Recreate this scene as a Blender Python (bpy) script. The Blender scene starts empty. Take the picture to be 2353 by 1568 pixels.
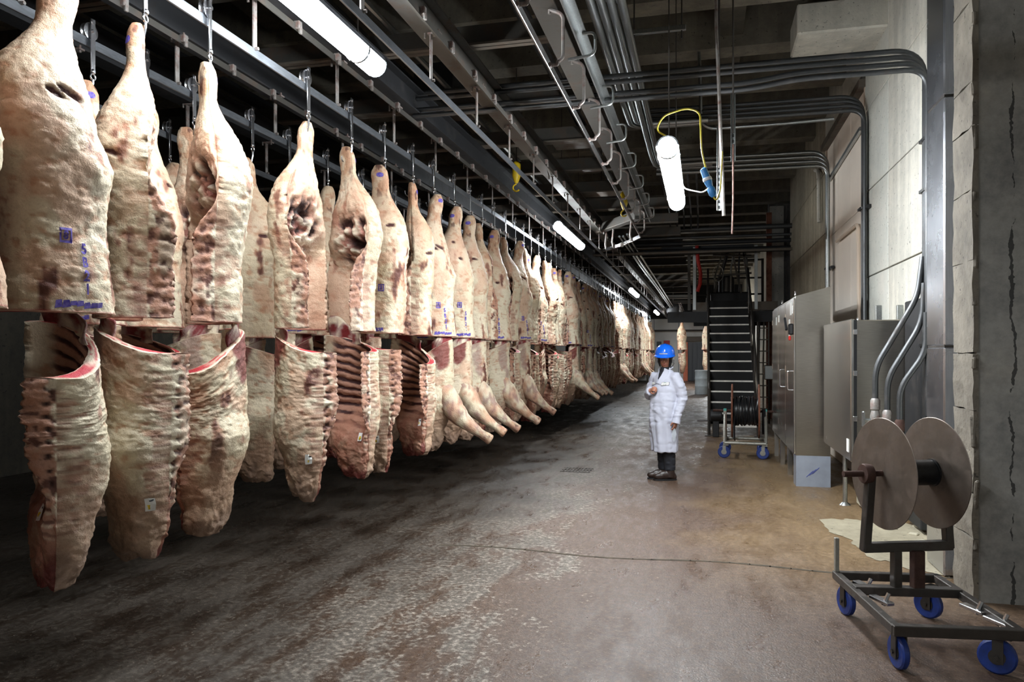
import bpy, bmesh, math, random
import numpy as np
from mathutils import Vector, Matrix
from mathutils.bvhtree import BVHTree

random.seed(7)
rng = np.random.default_rng(11)
PI = math.pi
S = bpy.context.scene
C = S.collection

# ------------------------------------------------------------------ camera, world, exposure
F = 1745.0                      # focal length in pixels of a 2353 px wide frame
VPX, HZ, W_, H_ = 1615.0, 812.0, 2353.0, 1568.0
YAW = math.atan((VPX - W_ / 2) / F)
CY, SY = math.cos(YAW), math.sin(YAW)
EYE = 1.65
cd = bpy.data.cameras.new('camera')
cam = bpy.data.objects.new('camera', cd)
C.objects.link(cam)
cd.sensor_width = 36
cd.lens = F / W_ * 36
cd.shift_y = (HZ - H_ / 2) / W_
cd.clip_start = .05
cd.clip_end = 200
cam.location = (0, 0, EYE)
cam.rotation_euler = (PI / 2, 0, YAW)
S.camera = cam
w = bpy.data.worlds.new('world')
S.world = w
w.use_nodes = True
w.node_tree.nodes['Background'].inputs[0].default_value = (.75, .85, 1, 1)
w.node_tree.nodes['Background'].inputs[1].default_value = .02
S.view_settings.view_transform = 'Standard'
S.view_settings.look = 'None'
S.view_settings.gamma = 1
S.view_settings.use_curve_mapping = False
S.view_settings.exposure = 0.0
LAMP = 115.0                     # radiance of the tube lamps


def Yat(px, X):                 # distance along the hall of a thing on the line X that shows at column px
    yc = F * X / ((px - VPX) * CY)
    return (yc + X * SY) / CY


# ------------------------------------------------------------------ colours and materials
def lin(c):
    return tuple(((v / 255) / 12.92 if v / 255 <= .04045 else ((v / 255 + .055) / 1.055) ** 2.4) for v in c)


def rgba(c):
    return lin(c) + (1,)


class NT:
    def __init__(s, name):
        s.m = bpy.data.materials.new(name)
        s.m.use_nodes = True
        s.n = s.m.node_tree.nodes
        s.l = s.m.node_tree.links
        s.b = s.n['Principled BSDF']

    def node(s, t, **k):
        n = s.n.new(t)
        for a, v in k.items():
            if a in n.inputs.keys():
                n.inputs[a].default_value = v
            else:
                setattr(n, a, v)
        return n

    def link(s, a, b):
        s.l.new(a, b)

    def coords(s, scale=(1, 1, 1), obj=True):
        t = s.node('ShaderNodeTexCoord')
        m = s.node('ShaderNodeMapping')
        m.inputs['Scale'].default_value = scale
        s.link(t.outputs['Object' if obj else 'Generated'], m.inputs[0])
        return m.outputs[0]

    def noise(s, co, scale, detail=4, rough=.55):
        n = s.node('ShaderNodeTexNoise')
        n.inputs['Scale'].default_value = scale
        n.inputs['Detail'].default_value = detail
        n.inputs['Roughness'].default_value = rough
        s.link(co, n.inputs['Vector'])
        return n.outputs['Fac']

    def ramp(s, fac, stops):
        r = s.node('ShaderNodeValToRGB')
        e = r.color_ramp.elements
        while len(e) < len(stops):
            e.new(.5)
        for i, (p, c) in enumerate(stops):
            e[i].position = p
            e[i].color = c if len(c) == 4 else tuple(c) + (1,)
        s.link(fac, r.inputs[0])
        return r.outputs[0]

    def mix(s, fac, a, b, mode='MIX'):
        n = s.node('ShaderNodeMix', data_type='RGBA', blend_type=mode)
        for sock, v in ((n.inputs[0], fac), (n.inputs[6], a), (n.inputs[7], b)):
            if hasattr(v, 'links'):
                s.link(v, sock)
            else:
                sock.default_value = v
        return n.outputs[2]

    def math(s, op, a, b=0., c=0.):
        n = s.node('ShaderNodeMath', operation=op)
        for i, v in enumerate((a, b, c)):
            if hasattr(v, 'links'):
                s.link(v, n.inputs[i])
            else:
                n.inputs[i].default_value = v
        return n.outputs[0]

    def bump(s, h, strength=.3, dist=.01):
        b = s.node('ShaderNodeBump')
        b.inputs['Strength'].default_value = strength
        b.inputs['Distance'].default_value = dist
        s.link(h, b.inputs['Height'])
        s.link(b.outputs[0], s.b.inputs['Normal'])

    def base(s, c):
        if hasattr(c, 'links'):
            s.link(c, s.b.inputs['Base Color'])
        else:
            s.b.inputs['Base Color'].default_value = c

    def set(s, **k):
        for a, v in k.items():
            i = s.b.inputs[a.replace('_', ' ')]
            if hasattr(v, 'links'):
                s.link(v, i)
            else:
                i.default_value = v


M = {}


def simple(name, col, rough=.5, metal=0., var=.15, vs=8, bump=0, bs=60, scale=(1, 1, 1)):
    t = NT(name)
    co = t.coords(scale)
    n = t.noise(co, vs)
    c = lin(col)
    t.base(t.ramp(n, [(.3, tuple(v * (1 - var) for v in c)), (.7, tuple(min(1, v * (1 + var)) for v in c))]))
    t.set(Roughness=rough, Metallic=metal)
    if bump:
        t.bump(t.noise(co, bs, 3), bump, .004)
    M[name] = t.m
    return t.m


def brushed(name, col, rough=.3, stretch=(60, 60, 2), var=.12, metal=1.):
    t = NT(name)
    n = t.noise(t.coords(stretch), 3, 4)
    c = lin(col)
    big = t.noise(t.coords(), 2.2, 4)
    a = t.ramp(n, [(.3, tuple(v * (1 - var) for v in c)), (.7, tuple(min(1, v * (1 + var)) for v in c))])
    t.base(t.mix(.25, a, t.ramp(big, [(.35, tuple(v * .75 for v in c)), (.65, tuple(min(1, v * 1.1) for v in c))])))
    r = t.math('MULTIPLY_ADD', big, .10, rough - .05)
    t.set(Metallic=metal, Roughness=r)
    t.bump(n, .04, .002)
    M[name] = t.m


def rusty(name, col, rust, amount=.5, rough=.5, metal=.6, vs=5):
    t = NT(name)
    co = t.coords()
    n = t.noise(co, vs, 6, .65)
    f = t.ramp(n, [(amount - .08, (0, 0, 0)), (amount + .12, (1, 1, 1))])
    fine = t.noise(co, 40, 3)
    c = t.mix(f, rgba(col), rgba(rust))
    t.base(t.mix(.35, c, t.mix(fine, (.02, .02, .02, 1), rgba(col)), 'MIX'))
    t.set(Roughness=t.math('MULTIPLY_ADD', f, .3, rough), Metallic=t.math('MULTIPLY_ADD', f, -metal * .8, metal))
    t.bump(fine, .15, .003)
    M[name] = t.m


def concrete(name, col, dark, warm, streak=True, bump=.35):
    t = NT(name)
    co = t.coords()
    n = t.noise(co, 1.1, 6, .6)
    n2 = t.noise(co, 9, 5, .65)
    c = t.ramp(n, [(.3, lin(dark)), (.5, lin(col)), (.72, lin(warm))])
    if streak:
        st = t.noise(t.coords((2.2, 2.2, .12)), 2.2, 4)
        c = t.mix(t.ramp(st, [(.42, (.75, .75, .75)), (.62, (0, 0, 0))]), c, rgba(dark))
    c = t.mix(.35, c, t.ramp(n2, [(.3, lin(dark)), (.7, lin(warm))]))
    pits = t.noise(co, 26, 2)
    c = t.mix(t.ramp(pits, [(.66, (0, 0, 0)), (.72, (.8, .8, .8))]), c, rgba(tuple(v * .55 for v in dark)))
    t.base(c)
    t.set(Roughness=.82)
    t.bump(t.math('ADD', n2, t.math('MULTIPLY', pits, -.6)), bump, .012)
    M[name] = t.m


brushed('stainless', (206, 203, 198), .25)
brushed('stainless_side', (160, 154, 146), .30, (3, 60, 60))
brushed('duct_steel', (190, 192, 198), .27)
brushed('galvanised', (168, 172, 172), .36, (30, 30, 30), .2)
brushed('rail_steel', (126, 130, 136), .38, (30, 4, 30), .25, .85)
brushed('bright_steel', (205, 205, 208), .24, (20, 20, 20), .1)
rusty('conduit_steel', (92, 94, 96), (70, 58, 50), .62, .42, .8)
rusty('beam_paint', (78, 75, 70), (92, 70, 54), .6, .55, .35, 3)
rusty('beam_dark', (34, 35, 38), (44, 36, 31), .62, .55, .2, 3)
rusty('joist_steel', (104, 96, 86), (96, 70, 52), .6, .6, .2, 3)
rusty('hanger_rust', (150, 146, 142), (112, 62, 46), .54, .5, .5, 14)
rusty('reel_steel', (120, 108, 98), (84, 66, 54), .56, .44, .62, 6)
rusty('reel_rust', (140, 86, 62), (104, 58, 40), .5, .65, .1, 9)
rusty('dark_frame', (86, 82, 78), (66, 52, 44), .58, .4, .75, 12)
rusty('cart_frame', (168, 166, 156), (130, 104, 80), .64, .42, .5, 14)
rusty('axle_rust', (84, 56, 46), (58, 36, 30), .5, .7, .3, 20)
simple('black_plastic', (22, 22, 24), .45)
simple('black_cable', (30, 31, 33), .38, 0, .4, 60)
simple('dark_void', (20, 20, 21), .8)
simple('blue_wheel', (28, 52, 120), .45, 0, .3, 20)
simple('red_plastic', (190, 38, 30), .45)
simple('yellow_plastic', (206, 176, 30), .45)
simple('teal_clamp', (72, 150, 142), .5, .2, .3, 30)
simple('white_label', (228, 228, 224), .55, 0, .05)
simple('film_grey', (150, 158, 172), .3, .3, .08)
simple('blue_ink', (48, 66, 150), .6)
simple('white_cap', (200, 204, 208), .4, 0, .05)
simple('lamp_housing', (120, 124, 128), .35, .3)
simple('beige_panel', (242, 230, 216), .6, 0, .06, 1.2)
simple('beige_trim', (206, 188, 170), .6, 0, .08, 3)
simple('back_wall_white', (206, 204, 200), .55, 0, .08, 1.5)
simple('door_grey', (92, 96, 102), .5, .2, .12, 2, 0, 60, (6, 1, .2))
simple('orange_strip', (226, 128, 96), .55)
simple('red_sign', (176, 44, 44), .5)
simple('grey_sign', (66, 72, 78), .5)
simple('drum_plastic', (196, 206, 210), .45, 0, .12, 6)
simple('cord_yellow', (208, 190, 60), .5)
simple('cord_orange', (214, 84, 40), .5)
simple('connector_blue', (60, 128, 190), .4)
simple('pink_board', (190, 180, 168), .6)
simple('skin', (156, 104, 82), .5, 0, .08, 30)
simple('lip', (140, 72, 66), .5)
simple('eye_white', (215, 212, 208), .3, 0, .02)
simple('dark_hair', (24, 20, 18), .6)
simple('coat_white', (178, 180, 194), .75, 0, .03, 6, .12, 300)
simple('dark_cloth', (24, 25, 32), .85, 0, .2, 30)
simple('boot_leather', (40, 27, 22), .42, 0, .25, 25)
simple('helmet_blue', (18, 92, 206), .18, 0, .03)
simple('ear_cup', (176, 182, 186), .3, .4)
simple('ink_black', (26, 28, 32), .6)
simple('ink_green', (46, 136, 92), .6)
simple('clear_bag', (196, 204, 208), .3)
M['clear_bag'].node_tree.nodes['Principled BSDF'].inputs['Alpha'].default_value = .3
simple('tread_edge', (226, 222, 214), .6, 0, .15, 12)
simple('sole', (150, 150, 150), .7)
simple('mud', (66, 58, 46), .95, 0, .4, 9, .6, 30)
concrete('wall_concrete', (196, 194, 184), (160, 158, 150), (212, 206, 192))
concrete('wall_brown', (158, 148, 128), (112, 106, 92), (180, 168, 146))
concrete('wall_plaster', (198, 200, 192), (172, 174, 168), (208, 204, 194), False)
concrete('column_dark', (112, 112, 110), (74, 74, 74), (128, 122, 114))
concrete('block_rough', (106, 99, 88), (70, 65, 58), (140, 133, 120), False, .9)
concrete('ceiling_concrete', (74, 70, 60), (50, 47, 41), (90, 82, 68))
concrete('beam_concrete', (112, 106, 94), (80, 76, 68), (130, 122, 106))
concrete('mortar', (150, 142, 122), (112, 104, 86), (168, 158, 134), False, .5)
concrete('curb_concrete', (176, 170, 150), (136, 130, 114), (196, 186, 162), False, .6)

# black drips on the near column
t = NT('column_stained')
co = t.coords()
n = t.noise(co, 1.6, 6, .6)
n2 = t.noise(co, 14, 5, .7)
c = t.ramp(n, [(.3, lin((104, 104, 103))), (.55, lin((146, 144, 140))), (.75, lin((160, 152, 140)))])
c = t.mix(.4, c, t.ramp(n2, [(.3, lin((92, 92, 92))), (.7, lin((164, 160, 152)))]))
sx = t.node('ShaderNodeSeparateXYZ')
t.link(co, sx.inputs[0])
wob = t.noise(co, 3.5, 4, .7)
dx = t.math('ABSOLUTE', t.math('SUBTRACT', t.math('ADD', sx.outputs[0], t.math('MULTIPLY', wob, .12)), 2.03))
drip = t.math('LESS_THAN', dx, t.math('MULTIPLY_ADD', t.noise(co, 2.6, 5, .7), .09, -.043))
c = t.mix(t.math('MULTIPLY', drip, .85), c, (.01, .01, .01, 1))
t.base(c)
t.set(Roughness=.8)
t.bump(n2, .4, .01)
M['column_stained'] = t.m

# floor: pinkish brown coating worn to grey concrete, wet patches, pale aggregate
t = NT('floor_concrete')
co = t.coords()
sx = t.node('ShaderNodeSeparateXYZ')
t.link(co, sx.inputs[0])
big = t.noise(co, .55, 6, .62)
mid = t.noise(t.coords((1.9, .65, 1)), 2.2, 6, .7)
fine = t.noise(co, 26, 5, .7)
grit = t.noise(co, 75, 4, .65)
coat = t.ramp(fine, [(.3, lin((68, 55, 48))), (.5, lin((90, 74, 64))), (.72, lin((120, 102, 90)))])
tan = t.ramp(fine, [(.3, lin((98, 82, 60))), (.5, lin((124, 106, 80))), (.72, lin((152, 135, 108)))])
worn = t.ramp(fine, [(.28, lin((62, 59, 56))), (.5, lin((106, 103, 98))), (.7, lin((196, 193, 188)))])
# tan limewashed ground toward the cabinets, grey worn lane in the middle
tx = t.math('ADD', sx.outputs[0], t.math('MULTIPLY', t.math('SUBTRACT', big, .5), 3.2))
f_tan = t.node('ShaderNodeMapRange')
f_tan.inputs[1].default_value, f_tan.inputs[2].default_value = -.2, .9
t.link(tx, f_tan.inputs[0])
ty = t.node('ShaderNodeMapRange')
ty.inputs[1].default_value, ty.inputs[2].default_value = 5.6, 7.4
t.link(t.math('ADD', sx.outputs[1], t.math('MULTIPLY', mid, 1.2)), ty.inputs[0])
c = t.mix(t.math('MULTIPLY', f_tan.outputs[0], ty.outputs[0]), coat, tan)
lane = t.node('ShaderNodeMapRange')
lane.inputs[1].default_value, lane.inputs[2].default_value = -.3, -1.6
t.link(tx, lane.inputs[0])
thr = t.math('MULTIPLY_ADD', lane.outputs[0], -.2, .66)
wornf = t.node('ShaderNodeMapRange')
wornf.inputs[1].default_value, wornf.inputs[2].default_value = 0, .05
t.link(t.math('SUBTRACT', t.math('ADD', t.math('MULTIPLY', mid, .62), t.math('MULTIPLY', fine, .38)), thr), wornf.inputs[0])
c = t.mix(t.math('MULTIPLY', wornf.outputs[0], .95), c, worn)
# blood brown wet floor under the rails, with the carcasses' shade painted in
wet_shade = t.node('ShaderNodeMapRange')
wet_shade.inputs[1].default_value, wet_shade.inputs[2].default_value = -1.3, -2.4
t.link(tx, wet_shade.inputs[0])
c = t.mix(t.math('MULTIPLY', wet_shade.outputs[0], .85), c, t.ramp(mid, [(.35, lin((24, 21, 18))), (.65, lin((50, 44, 38)))]))
fl = t.ramp(grit, [(.63, (0, 0, 0)), (.68, (1, 1, 1))])
c = t.mix(t.math('MULTIPLY', fl, .5), c, rgba((214, 206, 194)))
dk = t.ramp(t.noise(co, 60, 4, .7), [(.3, (1, 1, 1)), (.4, (0, 0, 0))])
c = t.mix(t.math('MULTIPLY', dk, .45), c, rgba((66, 52, 42)))
t.base(t.mix(1., c, (.84, .75, .66, 1), 'MULTIPLY'))
wet = t.ramp(mid, [(.36, (.16, .16, .16)), (.6, (.5, .5, .5))])
t.set(Roughness=t.math('ADD', t.math('MULTIPLY', fine, .16), wet))
t.bump(t.math('ADD', t.math('MULTIPLY', fine, .7), t.math('MULTIPLY', grit, .8)), .5, .01)
M['floor'] = t.m

# fresh meat: colours of fat, muscle and bone come from the mesh
t = NT('beef')
at = t.node('ShaderNodeAttribute', attribute_name='Col')
co = t.coords()
n1 = t.noise(co, 16, 6, .7)
n2 = t.noise(co, 75, 4, .7)
c = t.mix(.42, at.outputs['Color'], t.ramp(n1, [(.28, (.6, .52, .45)), (.46, (.93, .91, .88)), (.7, (1, 1, .98))]), 'MULTIPLY')
c = t.mix(.26, c, t.ramp(n2, [(.3, (.5, .38, .3)), (.55, (1, 1, 1))]), 'MULTIPLY')
oi = t.node('ShaderNodeObjectInfo')
c = t.mix(.55, c, t.ramp(oi.outputs['Random'], [(0, (1, .93, .84)), (.35, (.86, .83, .80)), (.7, (1, .98, .95)), (1, (.95, .86, .80))]), 'MULTIPLY')
t.base(c)
t.set(Roughness=t.math('MULTIPLY_ADD', n1, .3, .34))
t.b.inputs['Specular IOR Level'].default_value = .4
t.bump(t.math('ADD', t.math('MULTIPLY', n1, 1.), t.math('MULTIPLY', n2, .5)), .55, .02)
M['beef'] = t.m
t = NT('stamp_ink')
t.base(t.ramp(t.noise(t.coords(), 60, 3), [(.3, lin((58, 40, 150))), (.7, lin((120, 106, 176)))]))
t.set(Roughness=.7)
M['stamp_ink'] = t.m
t = NT('tube_light')
t.base((1, 1, 1, 1))
t.b.inputs['Emission Color'].default_value = (.90, .96, 1, 1)
t.b.inputs['Emission Strength'].default_value = LAMP
M['tube_light'] = t.m
t = NT('tube_light_aisle')
t.base((1, 1, 1, 1))
t.b.inputs['Emission Color'].default_value = (.92, .97, 1, 1)
t.b.inputs['Emission Strength'].default_value = LAMP * 1.85
M['tube_light_aisle'] = t.m
t = NT('clear_cap')
t.base((.85, .9, .92, 1))
t.set(Roughness=.1, Transmission_Weight=.8, IOR=1.2)
M['clear_cap'] = t.m
t = NT('lens_glass')
t.base((.8, .85, .85, 1))
t.set(Roughness=.05, Transmission_Weight=1., IOR=1.1)
M['lens_glass'] = t.m


# ------------------------------------------------------------------ mesh helpers
class MB:
    def __init__(s):
        s.v, s.f = [], []

    def add(s, vs, fs):
        k = len(s.v)
        s.v += [tuple(p) for p in vs]
        s.f += [tuple(i + k for i in q) for q in fs]
        return s

    def box(s, c, d, rot=None, ch=0.):
        hx, hy, hz = d[0] / 2, d[1] / 2, d[2] / 2
        ch = min(ch, hx * .9, hy * .9, hz * .9)
        if ch <= 0:
            vs = [Vector((x, y, z)) for x in (-hx, hx) for y in (-hy, hy) for z in (-hz, hz)]
            fs = [(0, 1, 3, 2), (4, 6, 7, 5), (0, 4, 5, 1), (2, 3, 7, 6), (0, 2, 6, 4), (1, 5, 7, 3)]
        else:
            bm = bmesh.new()
            bmesh.ops.create_cube(bm, size=1, matrix=Matrix.Diagonal((d[0], d[1], d[2], 1)))
            bmesh.ops.bevel(bm, geom=list(bm.edges), offset=ch, segments=1, affect='EDGES')
            bm.verts.index_update()
            vs = [v.co.copy() for v in bm.verts]
            fs = [tuple(v.index for v in f.verts) for f in bm.faces]
            bm.free()
        if rot is not None:
            R = rot if isinstance(rot, Matrix) else Matrix.Rotation(rot, 3, 'Z')
            vs = [R @ v for v in vs]
        return s.add([v + Vector(c) for v in vs], fs)

    def bar(s, a, b, wx, wz, ch=0.):
        a, b = Vector(a), Vector(b)
        d = (b - a)
        L = d.length
        d.normalize()
        up = Vector((0, 0, 1)) if abs(d.z) < .95 else Vector((0, 1, 0))
        x = d.cross(up).normalized()
        z = x.cross(d)
        R = Matrix((x, d, z)).transposed()
        return s.box((a + b) / 2, (wx, L, wz), R, ch)

    def tube(s, pts, r, n=10, caps=True):
        pts = [Vector(p) for p in pts]
        rs = r if isinstance(r, (list, tuple)) else [r] * len(pts)
        t0 = (pts[1] - pts[0]).normalized()
        u = t0.orthogonal().normalized()
        vs = []
        for i, p in enumerate(pts):
            a = pts[max(i - 1, 0)]
            b = pts[min(i + 1, len(pts) - 1)]
            t = (b - a).normalized()
            u = (u - t * u.dot(t)).normalized()
            q = t.cross(u)
            for k in range(n):
                an = 2 * PI * k / n
                vs.append(p + (u * math.cos(an) + q * math.sin(an)) * rs[i])
        fs = []
        for i in range(len(pts) - 1):
            for k in range(n):
                k2 = (k + 1) % n
                fs.append((i * n + k, i * n + k2, (i + 1) * n + k2, (i + 1) * n + k))
        if caps:
            fs.append(tuple(reversed(range(n))))
            fs.append(tuple(range((len(pts) - 1) * n, len(pts) * n)))
        return s.add(vs, fs)

    def cyl(s, a, b, r, n=16):
        return s.tube([a, b], r, n)

    def lathe(s, prof, n=24, axis='Z', c=(0, 0, 0), rot=None, close=True):
        vs = []
        for (r, h) in prof:
            for k in range(n):
                an = 2 * PI * k / n
                p = Vector((r * math.cos(an), r * math.sin(an), h))
                if axis == 'X':
                    p = Vector((p.z, p.x, p.y))
                elif axis == 'Y':
                    p = Vector((p.x, p.z, -p.y))
                if rot is not None:
                    p = rot @ p
                vs.append(p + Vector(c))
        fs = []
        for i in range(len(prof) - 1):
            for k in range(n):
                k2 = (k + 1) % n
                fs.append((i * n + k, i * n + k2, (i + 1) * n + k2, (i + 1) * n + k))
        if close:
            fs.append(tuple(reversed(range(n))))
            fs.append(tuple(range((len(prof) - 1) * n, len(prof) * n)))
        return s.add(vs, fs)

    def prism(s, poly, y0, y1):            # polygon in x,z swept along y
        n = len(poly)
        vs = [(x, y0, z) for x, z in poly] + [(x, y1, z) for x, z in poly]
        fs = [tuple(range(n)), tuple(range(2 * n - 1, n - 1, -1))]
        fs += [(i, i + n, (i + 1) % n + n, (i + 1) % n) for i in range(n)]
        return s.add(vs, fs)

    def mesh(s, name, smooth=False):
        m = bpy.data.meshes.new(name)
        m.from_pydata(s.v, [], s.f)
        bm = bmesh.new()
        bm.from_mesh(m)
        bmesh.ops.recalc_face_normals(bm, faces=bm.faces)
        bm.to_mesh(m)
        bm.free()
        if smooth:
            m.polygons.foreach_set('use_smooth', [True] * len(m.polygons))
            try:
                m.set_sharp_from_angle(angle=math.radians(40))
            except Exception:
                pass
        return m

    def build(s, name, mat, parent=None, smooth=False, loc=None, rz=None):
        return link(name, s.mesh(name, smooth), mat, parent, loc, rz)


def link(name, mesh, mat, parent=None, loc=None, rz=None):
    o = bpy.data.objects.new(name, mesh)
    C.objects.link(o)
    if mat is not None and not mesh.materials:
        mesh.materials.append(M[mat] if isinstance(mat, str) else mat)
    if parent is not None:
        o.parent = parent
    if loc is not None:
        o.location = loc
    if rz is not None:
        o.rotation_euler.z = rz
    return o


def tag(o, label, cat, group=None):
    o['label'] = label
    o['category'] = cat
    if group:
        o['group'] = group
    return o


def thing(name, label, cat, loc=(0, 0, 0), rz=0., group=None):
    o = bpy.data.objects.new(name, None)
    C.objects.link(o)
    o.empty_display_size = .1
    o.location = loc
    o.rotation_euler.z = rz
    return tag(o, label, cat, group)


def struct(o):
    o['kind'] = 'structure'
    return o


def copy_tree(o, parent=None):
    c = o.copy()
    C.objects.link(c)
    c.parent = parent
    for ch in list(o.children):
        copy_tree(ch, c)
    return c


def arc(c, u, v, r, a0, a1, n=8):        # points of an arc in the plane u, v
    c, u, v = Vector(c), Vector(u), Vector(v)
    return [c + u * (r * math.cos(a0 + (a1 - a0) * i / n)) + v * (r * math.sin(a0 + (a1 - a0) * i / n)) for i in range(n + 1)]


def bend(pts, r, n=6):                   # polyline with rounded corners
    pts = [Vector(p) for p in pts]
    out = [pts[0]]
    for i in range(1, len(pts) - 1):
        p, a, b = pts[i], pts[i - 1], pts[i + 1]
        da, db = (a - p), (b - p)
        rr = min(r, da.length * .45, db.length * .45)
        s_, e_ = p + da.normalized() * rr, p + db.normalized() * rr
        for k in range(n + 1):
            f = k / n
            out.append((1 - f) ** 2 * s_ + 2 * f * (1 - f) * p + f * f * e_)
    out.append(pts[-1])
    return out


# ------------------------------------------------------------------ the hall
WX = 2.0                                  # face of the right wall
CZ = 5.6                                  # underside of the ceiling beams
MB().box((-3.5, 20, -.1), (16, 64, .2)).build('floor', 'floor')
fl_ = bpy.data.objects['floor']
struct(fl_)
# saw-cut joint across the floor and a drain grate set in it
m = MB()
jx = [(-2.2 + i * .15) for i in range(28)]
for i in range(len(jx) - 1):
    y0 = 6.18 + .05 * math.sin(i * .5) - .02 * i * .05
    y1 = 6.18 + .05 * math.sin((i + 1) * .5) - .02 * (i + 1) * .05
    m.bar((jx[i], y0, .0), (jx[i + 1] + .01, y1, .0), .026 + .012 * random.random(), .004)
m.build('crack_joint', 'mud', fl_)
g = MB()
for i in range(9):
    g.box((-1.9 + i * .045, 10.6, .002), (.018, .34, .008))
for y in (10.43, 10.6, 10.77):
    g.box((-1.72, y, .002), (.42, .02, .009))
g.build('drain_grate', 'dark_frame', fl_)
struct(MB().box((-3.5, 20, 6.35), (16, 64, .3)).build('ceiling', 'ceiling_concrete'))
ceil_ = bpy.data.objects['ceiling']
by = -9.4
k = 0
while by < 50:                            # concrete ribs across the ceiling
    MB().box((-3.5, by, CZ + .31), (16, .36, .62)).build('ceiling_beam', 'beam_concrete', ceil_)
    by += 1.52
for X in (-5.2, -1.9, .35):               # long ribs crossing them
    MB().box((X, 20, CZ + .38), (.3, 63, .46)).build('ceiling_beam', 'ceiling_concrete', ceil_)

MB().box((1.55, 9.6, CZ - .12), (1.0, .75, .36), None, .02).build('corbel', 'wall_concrete', ceil_)
# right wall: precast panels with open joints on a backing slab
wr = struct(MB().box((WX + .22, 12.89, 3.05), (.36, 12.42, 6.1)).build('wall_right', 'column_dark'))
struct(MB().box((2.3, 6.3, 3.05), (.3, .75, 6.1)).build('wall_right_stub', 'column_dark'))
rows = [(0, .5), (.5, 1.55), (1.55, 2.6), (2.6, 3.67), (3.67, 4.7), (4.7, 6.05)]
for (y0, y1, mat) in ((6.68, 7.6, 'wall_plaster'), (7.6, 9.2, 'wall_concrete'), (9.2, 10.45, 'wall_plaster'), (13.6, 15.2, 'wall_brown'), (15.2, 19.0, 'wall_brown')):
    for i, (z0, z1) in enumerate(rows):
        dx = random.uniform(0, .006)
        MB().box((WX + .03 - dx, (y0 + y1) / 2, (z0 + z1) / 2), (.06, y1 - y0 - .014, z1 - z0 - .014), None, .005).build('panel', mat, wr)
for (y0, y1) in ((10.45, 11.5), (11.5, 12.55), (12.55, 13.6)):
    for (z0, z1) in ((0, 1.55), (1.55, 3.55), (3.55, 5.1)):
        MB().box((WX + .045, (y0 + y1) / 2, (z0 + z1) / 2), (.06, y1 - y0 - .008, z1 - z0 - .008), None, .004).build('panel', 'beige_panel', wr)
MB().box((WX + .03, 12.02, 5.55), (.08, 3.15, .86)).build('panel', 'wall_concrete', wr)
MB().box((WX - .02, 12.02, 5.08), (.12, 3.2, .1)).build('lintel', 'joist_steel', wr)
MB().box((WX - .01, 12.02, 5.16), (.06, 3.2, .06)).build('lintel', 'beam_paint', wr)
MB().box((WX + .02, 10.46, 2.55), (.06, .05, 5.1)).build('edge_strip', 'beige_trim', wr)
MB().box((WX + .02, 13.58, 2.55), (.06, .06, 5.1)).build('edge_strip', 'beige_trim', wr)
# long cross wall of the recess behind the stairs, far wall, left and rear walls
wf = struct(MB().box((3.05, 21.4, 3.05), (2.7, .3, 6.1)).build('wall_recess', 'column_dark'))
MB().box((3.05, 21.22, 1.2), (2.6, .06, 2.3), None, .01).build('panel', 'door_grey', wf)
MB().box((1.9, 21.22, 4.0), (.36, .08, 3.1), None, .01).build('panel', 'wall_concrete', wf)
MB().box((2.5, 21.22, 4.0), (.7, .06, 3.1), None, .01).build('panel', 'column_dark', wf)
struct(MB().box((2.35, 34, 3.05), (.3, 25, 6.1)).build('wall_right_far', 'wall_brown'))
wb = struct(MB().box((-3.5, 46.6, 1.85), (16, .3, 3.7)).build('wall_back', 'back_wall_white'))
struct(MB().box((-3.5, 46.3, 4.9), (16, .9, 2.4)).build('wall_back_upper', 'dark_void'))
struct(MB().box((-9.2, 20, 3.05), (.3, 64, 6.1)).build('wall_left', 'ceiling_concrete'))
struct(MB().box((-3.5, -10.6, 3.05), (16, .3, 6.1)).build('wall_rear', 'wall_concrete'))
struct(MB().box((3.6, -2.2, 3.05), (.4, 16.4, 6.1)).build('wall_right_near', 'wall_concrete'))
# back wall details: strip door with orange jamb, pipe frame, signs, wall seams
for i in range(4):
    MB().box((-4.3 + i * 1.45, 46.44, 1.85), (.03, .03, 3.7)).build('wall_seam', 'door_grey', wb)
d1 = struct(MB().box((.1, 46.4, 1.15), (1.9, .1, 2.3)).build('door_1', 'door_grey'))
for i in range(7):
    MB().box((-.72 + i * .27, 46.33, 1.13), (.24, .03, 2.2), random.uniform(-.08, .08)).build('curtain_strip', 'door_grey', d1)
MB().box((-1.0, 46.36, 1.15), (.26, .16, 2.3)).build('door_jamb', 'orange_strip', d1)
MB().box((.1, 46.3, 2.5), (2.6, .16, .28)).build('door_header', 'joist_steel', d1)
pf = tag(MB().tube(bend([(-3.1, 46.1, 0), (-3.1, 46.1, 3.0), (-.6, 46.1, 3.0), (2.0, 46.1, 3.0)], .3), .045, 8).build('guard_pipe', 'dark_frame', None, True),
         'dark bent guard pipe in front of the far white wall', 'pipe')
tag(MB().box((-2.55, 46.4, 2.2), (.28, .04, .3), None, .01).build('wall_sign', 'grey_sign'), 'small dark grey sign on the far white wall', 'sign')
tag(MB().box((-2.1, 46.4, 2.15), (.36, .04, .52), None, .01).build('wall_sign', 'red_sign'), 'small red sign on the far white wall', 'sign')
dr = thing('plastic_drum', 'pale blue white plastic drum standing by the foot of the far stairs', 'drum', (-.02, 31.4, 0))
MB().lathe([(.27, 0), (.29, .03), (.29, .3), (.30, .32), (.30, .35), (.29, .37), (.29, .6), (.30, .62), (.30, .65), (.29, .67), (.285, .9), (.3, .92), (.3, .95)], 28).build('body', 'drum_plastic', dr, True)
MB().lathe([(.26, .955), (.29, .955), (.29, .97), (.26, .97)], 28).build('rim', 'drum_plastic', dr, True)

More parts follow.
